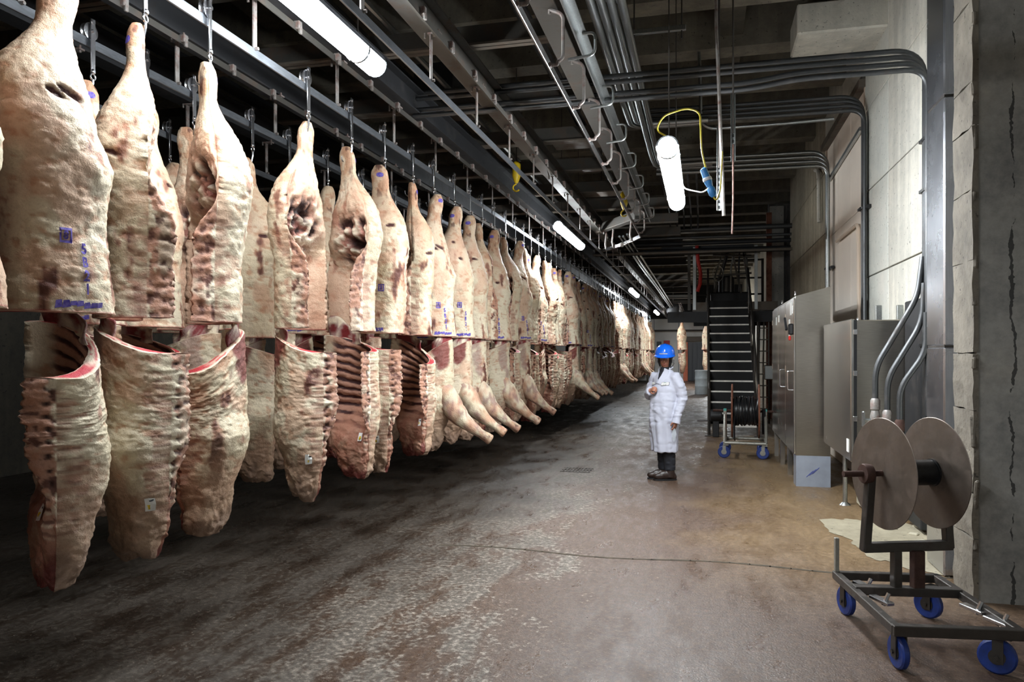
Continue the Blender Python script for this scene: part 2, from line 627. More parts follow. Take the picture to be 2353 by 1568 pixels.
# near column with rough block edge
cl = struct(MB().box((2.56, 5.83, 3.1), (1.6, .4, 6.2)).build('wall_column', 'column_stained'))
MB().box((1.785, 5.83, 3.1), (.05, .3, 6.2)).build('core', 'column_dark', cl)
z = 0.
i = 0
while z < 5.9:
    h = (.42, .30, .55, .38, .62, .47)[i % 6]
    m = MB()
    vs = []
    nz, ny = 4, 4
    for a in range(nz + 1):
        for b in range(ny + 1):
            vs.append((1.735 + random.uniform(-.007, .008), 5.625 + .40 * b / ny, z + .004 + (h - .008) * a / nz + random.uniform(-.006, .006)))
    nv = len(vs)
    vs += [(1.77, y, zz) for (x, y, zz) in vs]
    fs = [(a * 5 + b, a * 5 + b + 1, a * 5 + b + 6, a * 5 + b + 5) for a in range(nz) for b in range(ny)]
    rim = [b for b in range(5)] + [a * 5 + 4 for a in range(1, 5)] + [20 + b for b in (3, 2, 1, 0)] + [a * 5 for a in (3, 2, 1)]
    fs += [(rim[q], rim[(q + 1) % 16], rim[(q + 1) % 16] + nv, rim[q] + nv) for q in range(16)]
    m.add(vs, fs).build('block', 'block_rough', cl)
    z += h
    i += 1
m = MB()
for k in range(14):                       # broken plaster along its edge
    zz = .4 + k * .38 + random.uniform(-.1, .1)
    m.box((1.745 + random.uniform(-.01, .01), 5.62 + random.uniform(-.005, .02), zz), (.03, .03, random.uniform(.08, .3)), Matrix.Rotation(random.uniform(-.3, .3), 3, 'X'), .01)
m.build('plaster_edge', 'block_rough', cl)
du = thing('steel_duct', 'tall stainless steel clad duct standing against the rough column', 'duct', (1.92, 6.42, 0))
for (z0, z1) in ((0, 1.7), (1.7, 3.55), (3.55, 6.0)):
    MB().box((0, 0, (z0 + z1) / 2), (.4, .44, z1 - z0 - .008), None, .012).build('casing', 'duct_steel', du)
for zz in (1.7, 3.55):
    MB().box((0, 0, zz), (.385, .425, .03)).build('seam', 'dark_frame', du)
for zz in (.5, 2.2, 3.2, 4.2, 5.2):
    MB().lathe([(.008, 0), (.014, .004), (.008, .012)], 8, 'Y', (-.12, -.235, zz)).build('bolt', 'dark_frame', du)
MB().box((.12, -.235, 3.0), (.012, .03, 6.0)).build('corner_strip', 'dark_frame', du)

# ------------------------------------------------------------------ overhead steel: beams and rails
RZ = 3.72                                 # rail height


def ibeam(X, y0, y1, zb, hgt, wid, label, mat='beam_paint', group=None, parts=True):
    o = thing('steel_beam', label, 'beam', (X, y0, zb), 0, group)
    L = y1 - y0
    MB().box((0, L / 2, .008), (wid, L, .016)).build('bottom_flange', mat, o)
    MB().box((0, L / 2, hgt / 2), (.012, L, hgt - .03)).build('web', mat, o)
    MB().box((0, L / 2, hgt - .008), (wid, L, .016)).build('top_flange', mat, o)
    return o


def hanger_mesh(kind):
    m = MB()
    if kind == 'strap':
        m.box((0, 0, .2), (.012, .045, .36), None, .002).box((.03, 0, .385), (.1, .06, .014)).box((-.02, 0, .025), (.04, .03, .02))
        m.cyl((-.01, 0, .03), (.03, 0, .03), .012, 8).cyl((.06, 0, .36), (.06, 0, .42), .009, 6).cyl((-.05, 0, .36), (-.05, 0, .42), .009, 6)
    else:
        p = bend([(0, 0, .0), (.06, 0, .0), (.06, 0, .02), (.1, 0, .05), (.1, 0, .36), (.0, 0, .4)], .05, 5)
        m.tube(p, .014, 8).cyl((0, 0, .37), (0, 0, .44), .012, 6).cyl((0, -.02, 0), (0, .02, 0), .02, 8)
    return m.mesh('hanger', True)


HM = {'strap': hanger_mesh('strap'), 'hook': hanger_mesh('hook')}


def rail(X, y0, y1, label, step, kind='strap', off=0., clips=True, mat='rail_steel'):
    o = thing('overhead_rail', label, 'rail', (X, y0, RZ), 0)
    L = y1 - y0
    MB().box((0, L / 2, 0), (.014, L, .062), None, .002).build('rail_bar', mat, o)
    y = off
    while y < L:
        link('hanger', HM[kind], 'hanger_rust', o, (0, y, .0))
        y += step
    if clips:
        c_ = MB()
        c_.box((.085, L / 2, .34), (.05, L, .008)).box((.11, L / 2, .32), (.006, L, .05))
        c_.build('drive_channel', 'beam_paint', o)
        y = .2
        ck = MB().box((.0, 0, 0), (.05, .05, .06), None, .006).box((.02, 0, -.04), (.02, .03, .05), None, .004).mesh('clip')
        while y < min(L, 22):
            link('clip', ck, 'hanger_rust', o, (.12, y, .335))
            y += .62
    return o


BL = {-3.0: 'dark steel beam carrying the rail with the front row of carcasses', -2.03: 'rust stained steel beam above the empty middle rail',
      -1.07: 'steel beam above the short rail that ends at the switch', -3.97: 'dark steel beam above the second row of carcasses', -4.94: 'dark steel beam over the rail nearest the left wall'}
for X, (y0, y1) in {-3.0: (-2, 45.8), -2.03: (-2, 45.8), -1.07: (-2, 14.0), -3.97: (-2, 45.8), -4.94: (-2, 45.8)}.items():
    ibeam(X + (.09 if X == -3.0 else -.03), y0, y1, RZ + .40, .26 if X < -2.5 else .22, .17, BL[X], 'beam_dark' if X < -2.5 else 'beam_paint')
rail(-3.0, -2, 45.8, 'grey overhead rail from which the front row of carcasses hangs', 1.22, 'strap', .55)
rail(-2.03, -2, 45.8, 'empty flat bar rail running above the aisle side of the carcasses', 1.22, 'strap', .2)
rail(-1.07, -2, 13.6, 'empty bright rail on bent rod brackets ending at a switch', .98, 'hook', .5, False, 'bright_steel')
rail(-3.97, -2, 45.8, 'overhead rail of the second row behind the front carcasses', 1.4, 'strap', .1)
rail(-4.94, -2, 45.8, 'overhead rail in the dark close to the left wall', 1.4, 'strap', .1, False)
# channel beside the bracket rail
ch = thing('side_channel', 'pale steel channel fixed beside the bracket rail', 'channel', (-.93, -2, RZ + .36))
MB().box((0, 8, 0), (.012, 16, .1)).box((.03, 8, .045), (.06, 16, .01)).build('channel', 'galvanised', ch)
for i in range(13):
    MB().tube(bend([(.03, .6 + i * 1.2, .03), (.13, .6 + i * 1.2, .03), (.13, .6 + i * 1.2, -.14), (-.08, .6 + i * 1.2, -.16)], .06, 5), .012, 8).build('bracket', 'galvanised', ch, True)
# switch linking the short rail to the middle rail
sw = thing('rail_switch', 'bright diagonal rail switch joining the short rail to the middle rail', 'switch', (-1.07, 13.6, RZ))
MB().bar((0, -.03, 0), (-.38, .85, 0), .014, .065, .002).build('switch_bar', 'bright_steel', sw)
MB().bar((-.4, .88, 0), (-.9, 1.7, 0), .014, .065, .002).build('switch_bar', 'bright_steel', sw)
MB().bar((-.05, .2, .42), (-.95, 1.6, .42), .16, .16, .01).build('switch_beam', 'beam_paint', sw)
for (x, y) in ((-.2, .38), (-.62, 1.2), (-.8, 1.55)):
    MB().tube([(x, y, -.02), (x - .02, y, .1), (x, y, .3), (x, y, .42)], .018, 8).build('hanger', 'hanger_rust', sw, True)
MB().box((-.42, .9, -.01), (.06, .06, .09), None, .01).build('pivot', 'hanger_rust', sw)
# joists across above the beams
for i, y in enumerate([.4, 1.9, 3.5, 5.0, 6.5, 8.1, 9.7, 11.3, 12.9, 14.5, 16.2, 18, 20, 22, 24, 26.5, 29, 32, 35, 39, 43]):
    o = thing('cross_joist', 'steel joist spanning over the rail beams below the concrete ceiling', 'joist', (-4.6, y, RZ + .66), 0, 'joists over the rails')
    MB().box((0, 0, .01), (8.2 if y > 14 else 7.0, .13, .02)).build('flange', 'joist_steel', o)
    MB().box((0, 0, .1), (8.2 if y > 14 else 7.0, .012, .2)).build('web', 'beam_paint', o)
# small pipes running along the hall in the dark between beams
for i, (X, zz, r, y0, y1, mt) in enumerate([(-1.62, 4.72, .028, 2, 18, 'conduit_steel'), (-1.54, 4.72, .028, 2, 18, 'conduit_steel'), (-1.46, 4.74, .028, 2, 18, 'conduit_steel'),
                                            (-2.5, 4.95, .05, 2, 20, 'conduit_steel'), (-2.75, 4.6, .03, 0, 20, 'galvanised'), (-1.7, 4.1, .022, 16, 45, 'galvanised'),
                                            (-1.62, 4.1, .022, 16, 45, 'galvanised'), (-1.54, 4.14, .022, 16, 45, 'galvanised'), (-3.5, 5.0, .06, 0, 30, 'beam_dark'), (-5.6, 4.9, .08, 0, 40, 'beam_dark')]):
    tag(MB().tube([(X, y0, zz), (X, (y0 + y1) / 2, zz), (X, y1, zz)], r, 8).build('ceiling_pipe', mt, None, True), 'thin pipe running lengthwise under the ceiling between the steel beams', 'pipe', 'lengthwise pipes between the beams')
# dark boxes and trays among the joists
for i, (x, y, zz, sx_, sy_, sz_, mt) in enumerate([(-1.75, 6.2, 4.9, .5, .5, .22, 'beam_dark'), (-1.6, 10.1, 4.55, .75, .5, .16, 'beam_dark'), (-1.7, 13.1, 4.5, .7, .4, .18, 'beam_dark'), (-.75, 4.9, 5.0, .9, .5, .2, 'beam_dark'), (-3.1, 9, 4.9, .5, 1.0, .4, 'beam_dark')]):
    o = thing('junction_box', 'dark steel box mounted among the ceiling joists', 'box', (x, y, zz), 0, 'boxes among the joists')
    MB().box((0, 0, 0), (sx_, sy_, sz_), None, .01).build('body', mt, o)
    MB().cyl((0, 0, 0), (0, 0, (5.58 if CZ else 0) - zz), .012, 6).build('rod', 'dark_frame', o)
    MB().box((0, 0, -sz_ / 2 - .008), (sx_ * .96, sy_ * .9, .02), None, .004).build('lid', 'joist_steel', o)
o = thing('round_lamp', 'round grey bulkhead fitting among the joists with an orange lead', 'fitting', (-1.3, 8.6, 4.62))
MB().lathe([(.04, .12), (.1, .1), (.13, .05), (.13, 0), (.1, -.05), (.05, -.07)], 20).build('body', 'galvanised', o, True)
MB().tube([(.02, 0, -.06), (.1, .05, -.2), (.16, .1, -.34), (.15, .12, -.5)], .012, 6).build('lead', 'cord_orange', o, True)
for (x, y) in ((-2.5, 10.2), (-1.25, 12.5)):
    o = thing('chain_hoist', 'small yellow hoist hanging between the rails', 'hoist', (x, y, 4.0), 0, 'yellow hoists between the rails')
    MB().lathe([(.03, .3), (.06, .26), (.06, .1), (.04, .04), (.02, 0)], 12).build('body', 'yellow_plastic', o, True)
    MB().tube(arc((0, 0, -.06), (1, 0, 0), (0, 0, 1), .05, PI / 2, PI * 1.8), .012, 6).build('hook', 'yellow_plastic', o, True)
    MB().cyl((0, 0, .28), (0, 0, 1.59), .008, 6).build('chain', 'dark_frame', o)


# ------------------------------------------------------------------ tube lamps
def tube_lamp(X, y0, L, z, label, r=.085, tilt=0., rz=0., mat='tube_light'):
    o = thing('tube_lamp', label, 'lamp', (X, y0, z), rz)
    o.rotation_euler.x = tilt
    n = 20
    m = MB()
    vs, fs = [], []
    for iy, y in enumerate((.0, L)):
        for k in range(n + 1):
            a = math.radians(-190 + 200 * k / n)
            vs.append((r * math.cos(a), y, r * math.sin(a)))
    for k in range(n):
        fs.append((k, k + 1, n + 2 + k, n + 1 + k))
    m.add(vs, fs)
    fs2 = [tuple(range(n + 1)), tuple(range(2 * n + 1, n, -1))]
    m.f += fs2
    me = m.mesh('diffuser', True)
    link('diffuser', me, mat, o)
    m = MB()
    vs, fs = [], []
    for y in (-.02, L + .02):
        for rr in (r * 1.03, r * .9):
            for k in range(n + 1):
                a = math.radians(8 + 164 * k / n)
                vs.append((rr * math.cos(a), y, rr * math.sin(a) + .004))
    q = n + 1
    for k in range(n):
        fs += [(k, k + 1, 2 * q + k + 1, 2 * q + k), (q + k, 3 * q + k, 3 * q + k + 1, q + k + 1), (k, q + k, q + k + 1, k + 1), (2 * q + k, 2 * q + k + 1, 3 * q + k + 1, 3 * q + k)]
    m.add(vs, fs).build('reflector', 'lamp_housing', o, True)
    for y, s_ in ((-.005, -1),):
        MB().lathe([(r * 1.04, -.02), (r * 1.04, .03)], 20, 'Y', (0, y, 0), None, False).build('end_ring', 'lamp_housing', o, True)
    for y, s_ in ((L + .005, 1),):
        MB().lathe([(r * 1.02, 0), (r * 1.02, .02 * s_), (r * .9, .035 * s_), (r * .5, .045 * s_)], 20, 'Y', (0, y, 0)).build('end_cap', 'lamp_housing' if s_ < 0 else 'clear_cap', o, True)
    for y in (L * .12, L * .88):
        MB().cyl((0, y, r), (0, y, 6.26 - z), .006, 6).build('hanger_wire', 'dark_frame', o)
        MB().lathe([(r * 1.09, -.012), (r * 1.09, .012)], 20, 'Y', (0, y, 0), None, False).build('band', 'lamp_housing', o, True)
    return o


LX, LZ = -2.36, 3.79
tube_lamp(LX, 2.85, 2.36, LZ, 'long glowing tube lamp beside the beam over the largest pale carcasses')
tube_lamp(LX, 12.6, 2.4, LZ, 'glowing tube lamp beside the rail switch over the front row')
tube_lamp(LX, 26.0, 2.4, LZ, 'glowing tube lamp over the row, halfway to the far white wall')
tube_lamp(LX, 39.5, 2.4, LZ, 'glowing tube lamp over the row, closest to the far white wall')
rl = tube_lamp(-.27, 6.1, 2.25, 3.27, 'glowing tube lamp hanging over the open aisle with a blue plug lead', .085, 0., 0, 'tube_light_aisle')
tube_lamp(.75, 36.0, 2.4, 3.27, 'added tube lamp hidden behind the stairs to brighten the far wall', .085, 0., 0., 'tube_light_aisle')  # added lamp, out of sight, brightens the far wall
tube_lamp(LX, -4.2, 2.4, LZ, 'added unseen tube lamp toward the near end wall, fill for the carcass row')  # added behind the camera to fill the near carcass faces
tube_lamp(-.27, -7.4, 2.25, 3.27, 'added unseen tube lamp toward the near end wall, fill for the column')  # added behind the camera, lifts the front of the near column
# lead of the aisle lamp
tag(MB().tube(bend([(-.27, 6.12, 3.36), (-.36, 6.06, 3.4), (-.3, 6.02, 3.5), (-.12, 6.0, 3.54), (-.02, 6.0, 3.5), (-.01, 6.0, 3.2), (.02, 6.02, 3.08)], .08), .007, 6).build('lamp_lead', 'cord_yellow', None, True), 'yellow lead looping from the aisle lamp to the blue plug', 'cord')
pl = thing('plug_connector', 'blue and white plug connector hanging beside the aisle lamp', 'plug', (.035, 6.02, 2.98))
pl.rotation_euler = (0, math.radians(-20), 0)
MB().lathe([(.012, .1), (.026, .09), (.03, .02), (.03, -.02), (.022, -.06)], 14).build('plug', 'connector_blue', pl, True)
MB().lathe([(.031, .018), (.035, .014), (.035, -.004), (.031, -.008)], 14).build('ring', 'white_cap', pl, True)
MB().lathe([(.024, -.06), (.03, -.07), (.03, -.12), (.016, -.14)], 14).build('socket', 'connector_blue', pl, True)
tag(MB().tube(bend([(.07, 6.02, 2.86), (.1, 6.03, 2.82), (.13, 6.05, 2.9), (.145, 6.05, 3.2)], .05), .007, 6).build('lamp_lead', 'cord_yellow', None, True), 'short yellow lead looping up from the blue plug', 'cord')
tag(MB().tube(bend([(-.2, 6.6, 3.2), (-.15, 6.3, 2.98), (.0, 6.1, 2.9), (.05, 6.02, 2.92)], .08), .006, 6).build('lamp_lead', 'white_cap', None, True), 'thin white lead from the aisle lamp to the plug', 'cord')


def strut(loc, L, label):
    o = thing('slotted_strut', label, 'strut', loc)
    MB().box((0, .012, L / 2), (.04, .004, L)).box((-.018, 0, L / 2), (.004, .024, L)).box((.018, 0, L / 2), (.004, .024, L)).build('channel', 'galvanised', o)
    m = MB()
    for i in range(int(L / .05)):
        m.box((0, .0085, .03 + i * .05), (.014, .004, .026))
    m.build('slot', 'dark_void', o)
    return o


strut((.26, 7.0, 3.35), .6, 'slotted galvanised strut hanging high by the aisle lamp')
strut((.14, 7.0, 2.92), .75, 'slotted galvanised strut hanging low beside the blue plug')
tag(MB().tube([(.1, 6.6, 6.1), (.11, 6.6, 4.4), (.16, 6.6, 3.1), (.17, 6.6, 2.8)], .014, 8).build('drop_rod', 'hanger_rust', None, True), 'pale drop rod from the ceiling beside the struts', 'rod')
tag(MB().tube([(.26, 7.0, 3.5), (.26, 6.98, 3.0), (.25, 6.95, 2.7)], .008, 6).build('drop_rod', 'axle_rust', None, True), 'thin rusty rod below the slotted struts', 'rod')
tag(MB().tube([(.14, 7.0, 6.15), (.14, 7.0, 3.3)], .01, 6).build('drop_rod', 'dark_frame', None, True), 'black threaded rod hanging above the aisle lamp', 'rod')
tag(MB().tube([(.26, 7.0, 6.15), (.26, 7.0, 3.6)], .008, 6).build('drop_rod', 'dark_frame', None, True), 'black threaded rod carrying the high strut', 'rod')
tr = thing('strut_trapeze', 'slotted strut trapeze on two threaded rods under the ceiling', 'strut', (-.42, 7.6, 4.83))
MB().box((0, 0, 0), (.52, .04, .05), None, .004).build('channel', 'galvanised', tr)
for x in (-.24, .22):
    MB().cyl((x, 0, -.1), (x, 0, 1.2), .008, 6).build('rod', 'dark_frame', tr)
tag(MB().tube(bend([(-.05, 10.25, 5.61), (-.03, 10.25, 5.2), (-.02, 10.25, 4.58), (1.0, 10.25, 4.58), (1.6, 10.25, 4.6)], .2), .022, 8).build('drop_conduit', 'galvanised', None, True), 'grey conduit dropping from the ceiling to the crosswise pipes', 'conduit')


# ------------------------------------------------------------------ conduit bundles from ceiling to right wall
def bundle(Y, z0, n, dz, r, xw, xl, zend, mat, label, group, jog=None, R=.28, dxw=.045):
    for i in range(n):
        z = z0 - i * dz
        x = xw - i * .004
        yy = Y - i * dxw
        path = [(xl, yy + .0, z + .02), (xw - .9, yy, z), (x, yy, z), (x, yy, zend[i] if isinstance(zend, list) else zend)]
        if jog:
            path = [(xl, yy, z - jog * (i > 1)), (xw - 1.5, yy, z - jog * (i > 1)), (xw - 1.1, yy, z)] + path[2:]
        pts = bend(path, R - i * .03, 8)
        tag(MB().tube(pts, r, 10).build('conduit', mat, None, True), ('topmost ', 'second topmost ', 'third topmost ', 'lowest ')[i] + label, 'conduit')


bundle(7.5, 4.38, 4, .075, .024, 1.93, -2.9, [.55, 1.1, 1.1, 1.1], 'conduit_steel', 'dark conduit bent from the ceiling down the wall beside the tall duct', 'conduits beside the tall duct', .055)
bundle(10.3, 4.88, 4, .072, .026, 1.95, -1.0, 2.0, 'conduit_steel', 'grey conduit bent down the wall above the smaller steel cabinet', 'conduits above the smaller cabinet')
bundle(13.0, 4.88, 4, .085, .032, 1.93, -.75, 2.2, 'galvanised', 'shiny galvanised conduit bent down the pale panel behind the tall cabinet', 'conduits behind the tall cabinet')
for (y, z) in ((7.43, 3.55), (7.43, 3.1), (7.43, 1.72), (10.23, 3.45), (12.93, 3.0)):
    o = thing('conduit_clamp', 'black strut clamp holding conduits to the wall', 'clamp', (1.97, y, z), 0, 'clamps on the wall conduits')
    MB().box((.0, 0, 0), (.06, .36, .045), None, .006).build('strut', 'black_plastic', o)
    for k in range(4):
        MB().lathe([(.034, -.012), (.034, .012)], 12, 'Z', (-.05, .1 - k * .045, 0)).build('ring', 'black_plastic', o, True)
# lengthwise galvanised conduits over the aisle
for i in range(4):
    X = -.92 + i * .085
    yb = 12.9 - i * .1 if i > 1 else 10.2 - i * .1
    pts = bend([(X, -1, 4.62), (X, 9.3, 4.62), (X, yb, 4.66), (X + .9, yb, 4.66)] if i < 2 else [(X, -1, 4.62), (X, 11.6, 4.62), (X, yb, 4.72), (X + .9, yb, 4.72)], .3, 8)
    tag(MB().tube(pts, .038, 10).build('ceiling_conduit', 'galvanised', None, True), ('thick ceiling conduit closest to the bracket rail, bending right', 'second thick ceiling conduit from the bracket rail, bending right', 'third thick ceiling conduit from the bracket rail, bending right', 'thick ceiling conduit farthest from the bracket rail, bending right')[i], 'conduit')
    tag(MB().lathe([(.046, -.06), (.046, .06)], 12, 'Y', (X, 6.2 + i * .05, 4.62)).build('conduit_coupling', 'galvanised', None, True), 'short coupling sleeve on a thick ceiling conduit', 'coupling', 'couplings on the ceiling conduits')
# pipes across in front of the recess
for (y, z, r, mt) in ((18.6, 4.6, .06, 'conduit_steel'), (18.7, 4.42, .035, 'conduit_steel'), (18.8, 4.3, .05, 'beam_dark'), (18.5, 4.05, .035, 'joist_steel'), (18.9, 4.12, .07, 'beam_dark')):
    tag(MB().tube([(-2.6, y, z), (0, y, z), (2.05, y, z)], r, 10).build('cross_pipe', mt, None, True), 'horizontal pipe crossing the hall above the stairs', 'pipe', 'pipes crossing above the stairs')
for i in range(5):
    tag(MB().tube(bend([(-.75 + i * .16, 13.5, 4.9), (-.75 + i * .16, 18.2, 4.9), (-.75 + i * .16, 18.5, 4.6)], .2), .02, 8).build('drop_conduit', 'conduit_steel', None, True), 'thin conduit running toward the pipes above the stairs', 'conduit', 'thin conduits toward the stairs')
# bent rail pipes on the wall panels
tag(MB().tube(bend([(WX - .03, 12.4, 3.35), (WX - .03, 10.75, 3.35), (WX - .03, 10.68, 2.0)], .12), .022, 8).build('wall_pipe', 'beige_trim', None, True), 'beige pipe frame on the pale wall panel', 'pipe')
tag(MB().bar((WX - .02, 10.6, 4.55), (WX - .02, 13.2, 4.45), .04, .05).build('wall_strut', 'galvanised'), 'grey strut fixed across the top of the pale wall panel', 'strut')
tag(MB().tube(bend([(WX - .06, 14.4, 4.9), (WX - .06, 14.0, 4.8), (WX - .06, 13.95, 3.9)], .2), .035, 8).build('wall_pipe', 'wall_concrete', None, True), 'short pale pipe high on the brown concrete wall', 'pipe')

# ------------------------------------------------------------------ steel cabinets
# tall cabinet: door face looks across the aisle, roof slopes up to the wall
cb = thing('tall_cabinet', 'tall stainless steel cabinet with sloping top and black handle', 'cabinet', (1.12, 10.0, 0))
D1, L1 = .40, 3.0
poly = [(0, .38), (0, 2.36), (D1, 2.47), (D1, .38)]
MB().prism(poly, .0, L1).build('body', 'stainless_side', cb)
for i in range(3):
    y0 = .01 + i * 1.0
    d = MB().box((-.012, y0 + .49, 1.365), (.024, .975, 1.94), None, .006).build('door', 'stainless', cb)
    for zz in (.6, 1.4, 2.1):
        MB().cyl((-.02, y0 + .965, zz), (-.02, y0 + .965, zz + .08), .012, 8).build('hinge', 'stainless', d)
    if i < 2:
        MB().tube(bend([(-.02, y0 + .25, 1.42), (-.07, y0 + .25, 1.42), (-.07, y0 + .25, 1.18), (-.02, y0 + .25, 1.18)], .03), .01, 8).build('handle', 'bright_steel', d, True)
h = MB().box((-.05, .1, 1.95), (.06, .1, .14), None, .015).build('isolator', 'black_plastic', cb)
MB().bar((-.1, .1, 1.94), (-.11, .2, 2.1), .03, .035, .008).build('handle', 'black_plastic', h)
MB().box((-.06, .12, 1.84), (.03, .05, .06), None, .01).build('padlock', 'red_plastic', h)
for (y, z, sy, sz) in ((.5, 1.98, .12, .22), (.35, 2.22, .14, .16), (1.9, 2.16, .12, .1), (2.3, 2.14, .1, .12), (.14, 2.2, .06, .1)):
    MB().box((-.026, y, z), (.004, sy, sz)).build('notice', 'white_label', cb)
MB().box((D1 / 2, -.003, .19), (D1, .02, .38)).box((.01, .12, .19), (.02, .26, .38)).build('plinth', 'film_grey', cb)
m = MB()
for k in range(3):
    m.bar((.12 + k * .035, -.015, .12 + k * .02), (.20 + k * .035, -.015, .20 + k * .02), .004, .005)
m.build('film_print', 'blue_ink', cb)
for y in (.95, 1.95, 2.9):
    MB().box((.03, y, .19), (.06, .1, .38)).build('leg', 'stainless', cb)
    MB().box((D1 - .04, y, .19), (.06, .1, .38)).build('leg', 'stainless', cb)
for y in (.5, 2.2):
    MB().tube(arc((.05, y, 2.42), (0, 1, 0), (0, 0, 1), .035, -.3, PI + .3), .01, 6).build('lifting_eye', 'bright_steel', cb, True)
MB().box((D1 / 2, L1 / 2, .36), (D1 - .02, L1 - .02, .03)).build('underside', 'dark_frame', cb)

c2 = thing('wall_cabinet', 'smaller stainless steel cabinet on one thin leg beside the pipes', 'cabinet', (1.44, 8.14, 0))
MB().box((.27, .84, 1.28), (.5, 1.7, 1.4), None, .01).build('body', 'stainless_side', c2)
d = MB().box((.0, .84, 1.28), (.04, 1.72, 1.42), None, .008).build('door', 'stainless', c2)
MB().box((.024, -.015, 1.28), (.03, .012, 1.4)).build('door_seal', 'black_plastic', d)
for zz in (.68, 1.0, 1.45, 1.86):
    MB().box((.025, -.022, zz), (.04, .016, .05), None, .004).build('clamp', 'bright_steel', d)
MB().box((-.023, .12, .72), (.004, .1, .13)).build('notice', 'white_label', d)
MB().cyl((.06, .75, 0), (.06, .75, .6), .025, 10).lathe([(.06, 0), (.05, .012), (.03, .03)], 12, 'Z', (.06, .75, 0)).build('leg', 'galvanised', c2, True)
for y in (.3, .8, 1.3):
    MB().tube(arc((.1, y, 1.98), (0, 1, 0), (0, 0, 1), .03, 0, PI), .008, 6).build('lifting_eye', 'bright_steel', c2, True)
for x in (.3, .5):
    MB().box((x, .3, 2.06), (.06, .05, .16), None, .006).build('conduit_stub', 'galvanised', c2)
tag(MB().box((1.78, 8.55, .21), (.34, .7, .42), None, .04).build('concrete_plinth', 'curb_concrete'), 'rough concrete block on the floor under the smaller cabinet', 'block')
tag(MB().box((1.74, 14.6, .5), (.4, 1.2, 1.0), None, .04).build('concrete_plinth', 'wall_brown'), 'rough concrete stub behind the tall cabinet', 'block')
tag(MB().box((1.945, 7.82, 1.1), (.08, .56, 2.1), None, .01).build('backing_board', 'beam_dark'), 'dark board on the wall behind the smaller cabinet', 'board')
tag(MB().lathe([(.04, 0), (.045, .02), (.045, .3), (.02, .34)], 12, 'Y', (1.6, 9.78, .62)).build('red_canister', 'red_plastic', None, True), 'red canister between the two steel cabinets', 'canister')
# diagonal conduits and valves in front of the smaller cabinet
for i, (xt, zt, xb, zb) in enumerate(((1.83, 2.16, 1.52, 1.52), (1.85, 1.92, 1.61, 1.42), (1.87, 1.66, 1.70, 1.34))):
    y = 7.45 - i * .05
    tag(MB().tube(bend([(1.9, y, zt + .35), (xt + .03, y, zt), (xb, y + .05, zb), (xb, y + .05, zb - .3)], .12, 6), .026, 10).build('conduit', 'conduit_steel', None, True), ('highest', 'middle', 'lowest')[i] + ' of three dark conduits slanting across the smaller cabinet side', 'conduit')
    o = thing('conduit_valve', 'valve fitting at the foot of the ' + ('highest', 'middle', 'lowest')[i] + ' slanting conduit', 'valve', (xb, y + .05, zb - .48))
    MB().lathe([(.03, .2), (.042, .18), (.042, .1), (.032, .09), (.045, .04), (.045, -.05), (.03, -.07), (.03, -.24)], 12).build('body', 'hanger_rust' if i < 2 else 'axle_rust', o, True)
    MB().cyl((-.03, 0, 0), (-.1, 0, 0), .018, 8).build('stem', 'galvanised', o)
    MB().box((-.1, 0, .01), (.02, .06, .14), None, .006).build('handle', 'galvanised', o)
m = MB()
for i in range(10):
    m.box((1.55 + .5 * random.random(), 6.8 + 1.2 * random.random(), .01), (.05 + .1 * random.random(), .08, .03), random.random() * 3, .008)
o = m.build('rubble', 'curb_concrete')
o['kind'] = 'stuff'
tag(o, 'crumbled concrete debris at the foot of the wall by the duct', 'debris')
m = MB()
pts_ = []
nn = 90
for k in range(nn):
    a = 2 * PI * k / nn
    rr = 1 + .16 * math.sin(3 * a) + .10 * math.sin(5 * a + 1) + .05 * math.sin(13 * a) + .03 * math.sin(29 * a + 2)
    pts_.append((1.62 + .45 * rr * math.cos(a), 7.35 + .95 * rr * math.sin(a), .004))
m.add(pts_ + [(1.62, 7.35, .016)], [(k, (k + 1) % nn, nn) for k in range(nn)])
o = m.build('mortar_patch', 'mortar', fl_)


# ------------------------------------------------------------------ casters and reel carts
def caster(parent, loc, r, rz, frame='cart_frame'):
    c = MB().box((0, 0, 2 * r + .02), (.09, .08, .014)).box((.028, r * .25, r * 1.35), (.006, .05, r * 1.4)).box((-.028, r * .25, r * 1.35), (.006, .05, r * 1.4)).cyl((-.04, r * .3, r), (.04, r * .3, r), .012, 8).build('caster', frame, parent, False, loc, rz)
    MB().lathe([(r * .45, -.018), (r * .9, -.02), (r, -.012), (r, .012), (r * .9, .02), (r * .45, .018)], 24, 'X', (0, r * .3, r)).build('wheel', 'blue_wheel', c, True)
    MB().lathe([(r * .44, -.022), (r * .44, .022)], 16, 'X', (0, r * .3, r)).build('hub', frame, c, True)
    return c


def disc(parent, x, R, t_, mat, rot_z, c):
    return MB().lathe([(.02, -t_ / 2), (R - .004, -t_ / 2), (R, -t_ / 4), (R, t_ / 4), (R - .004, t_ / 2), (.02, t_ / 2)], 56, 'X', (x, 0, c)).build('reel_flange', mat, parent, True, None, rot_z)


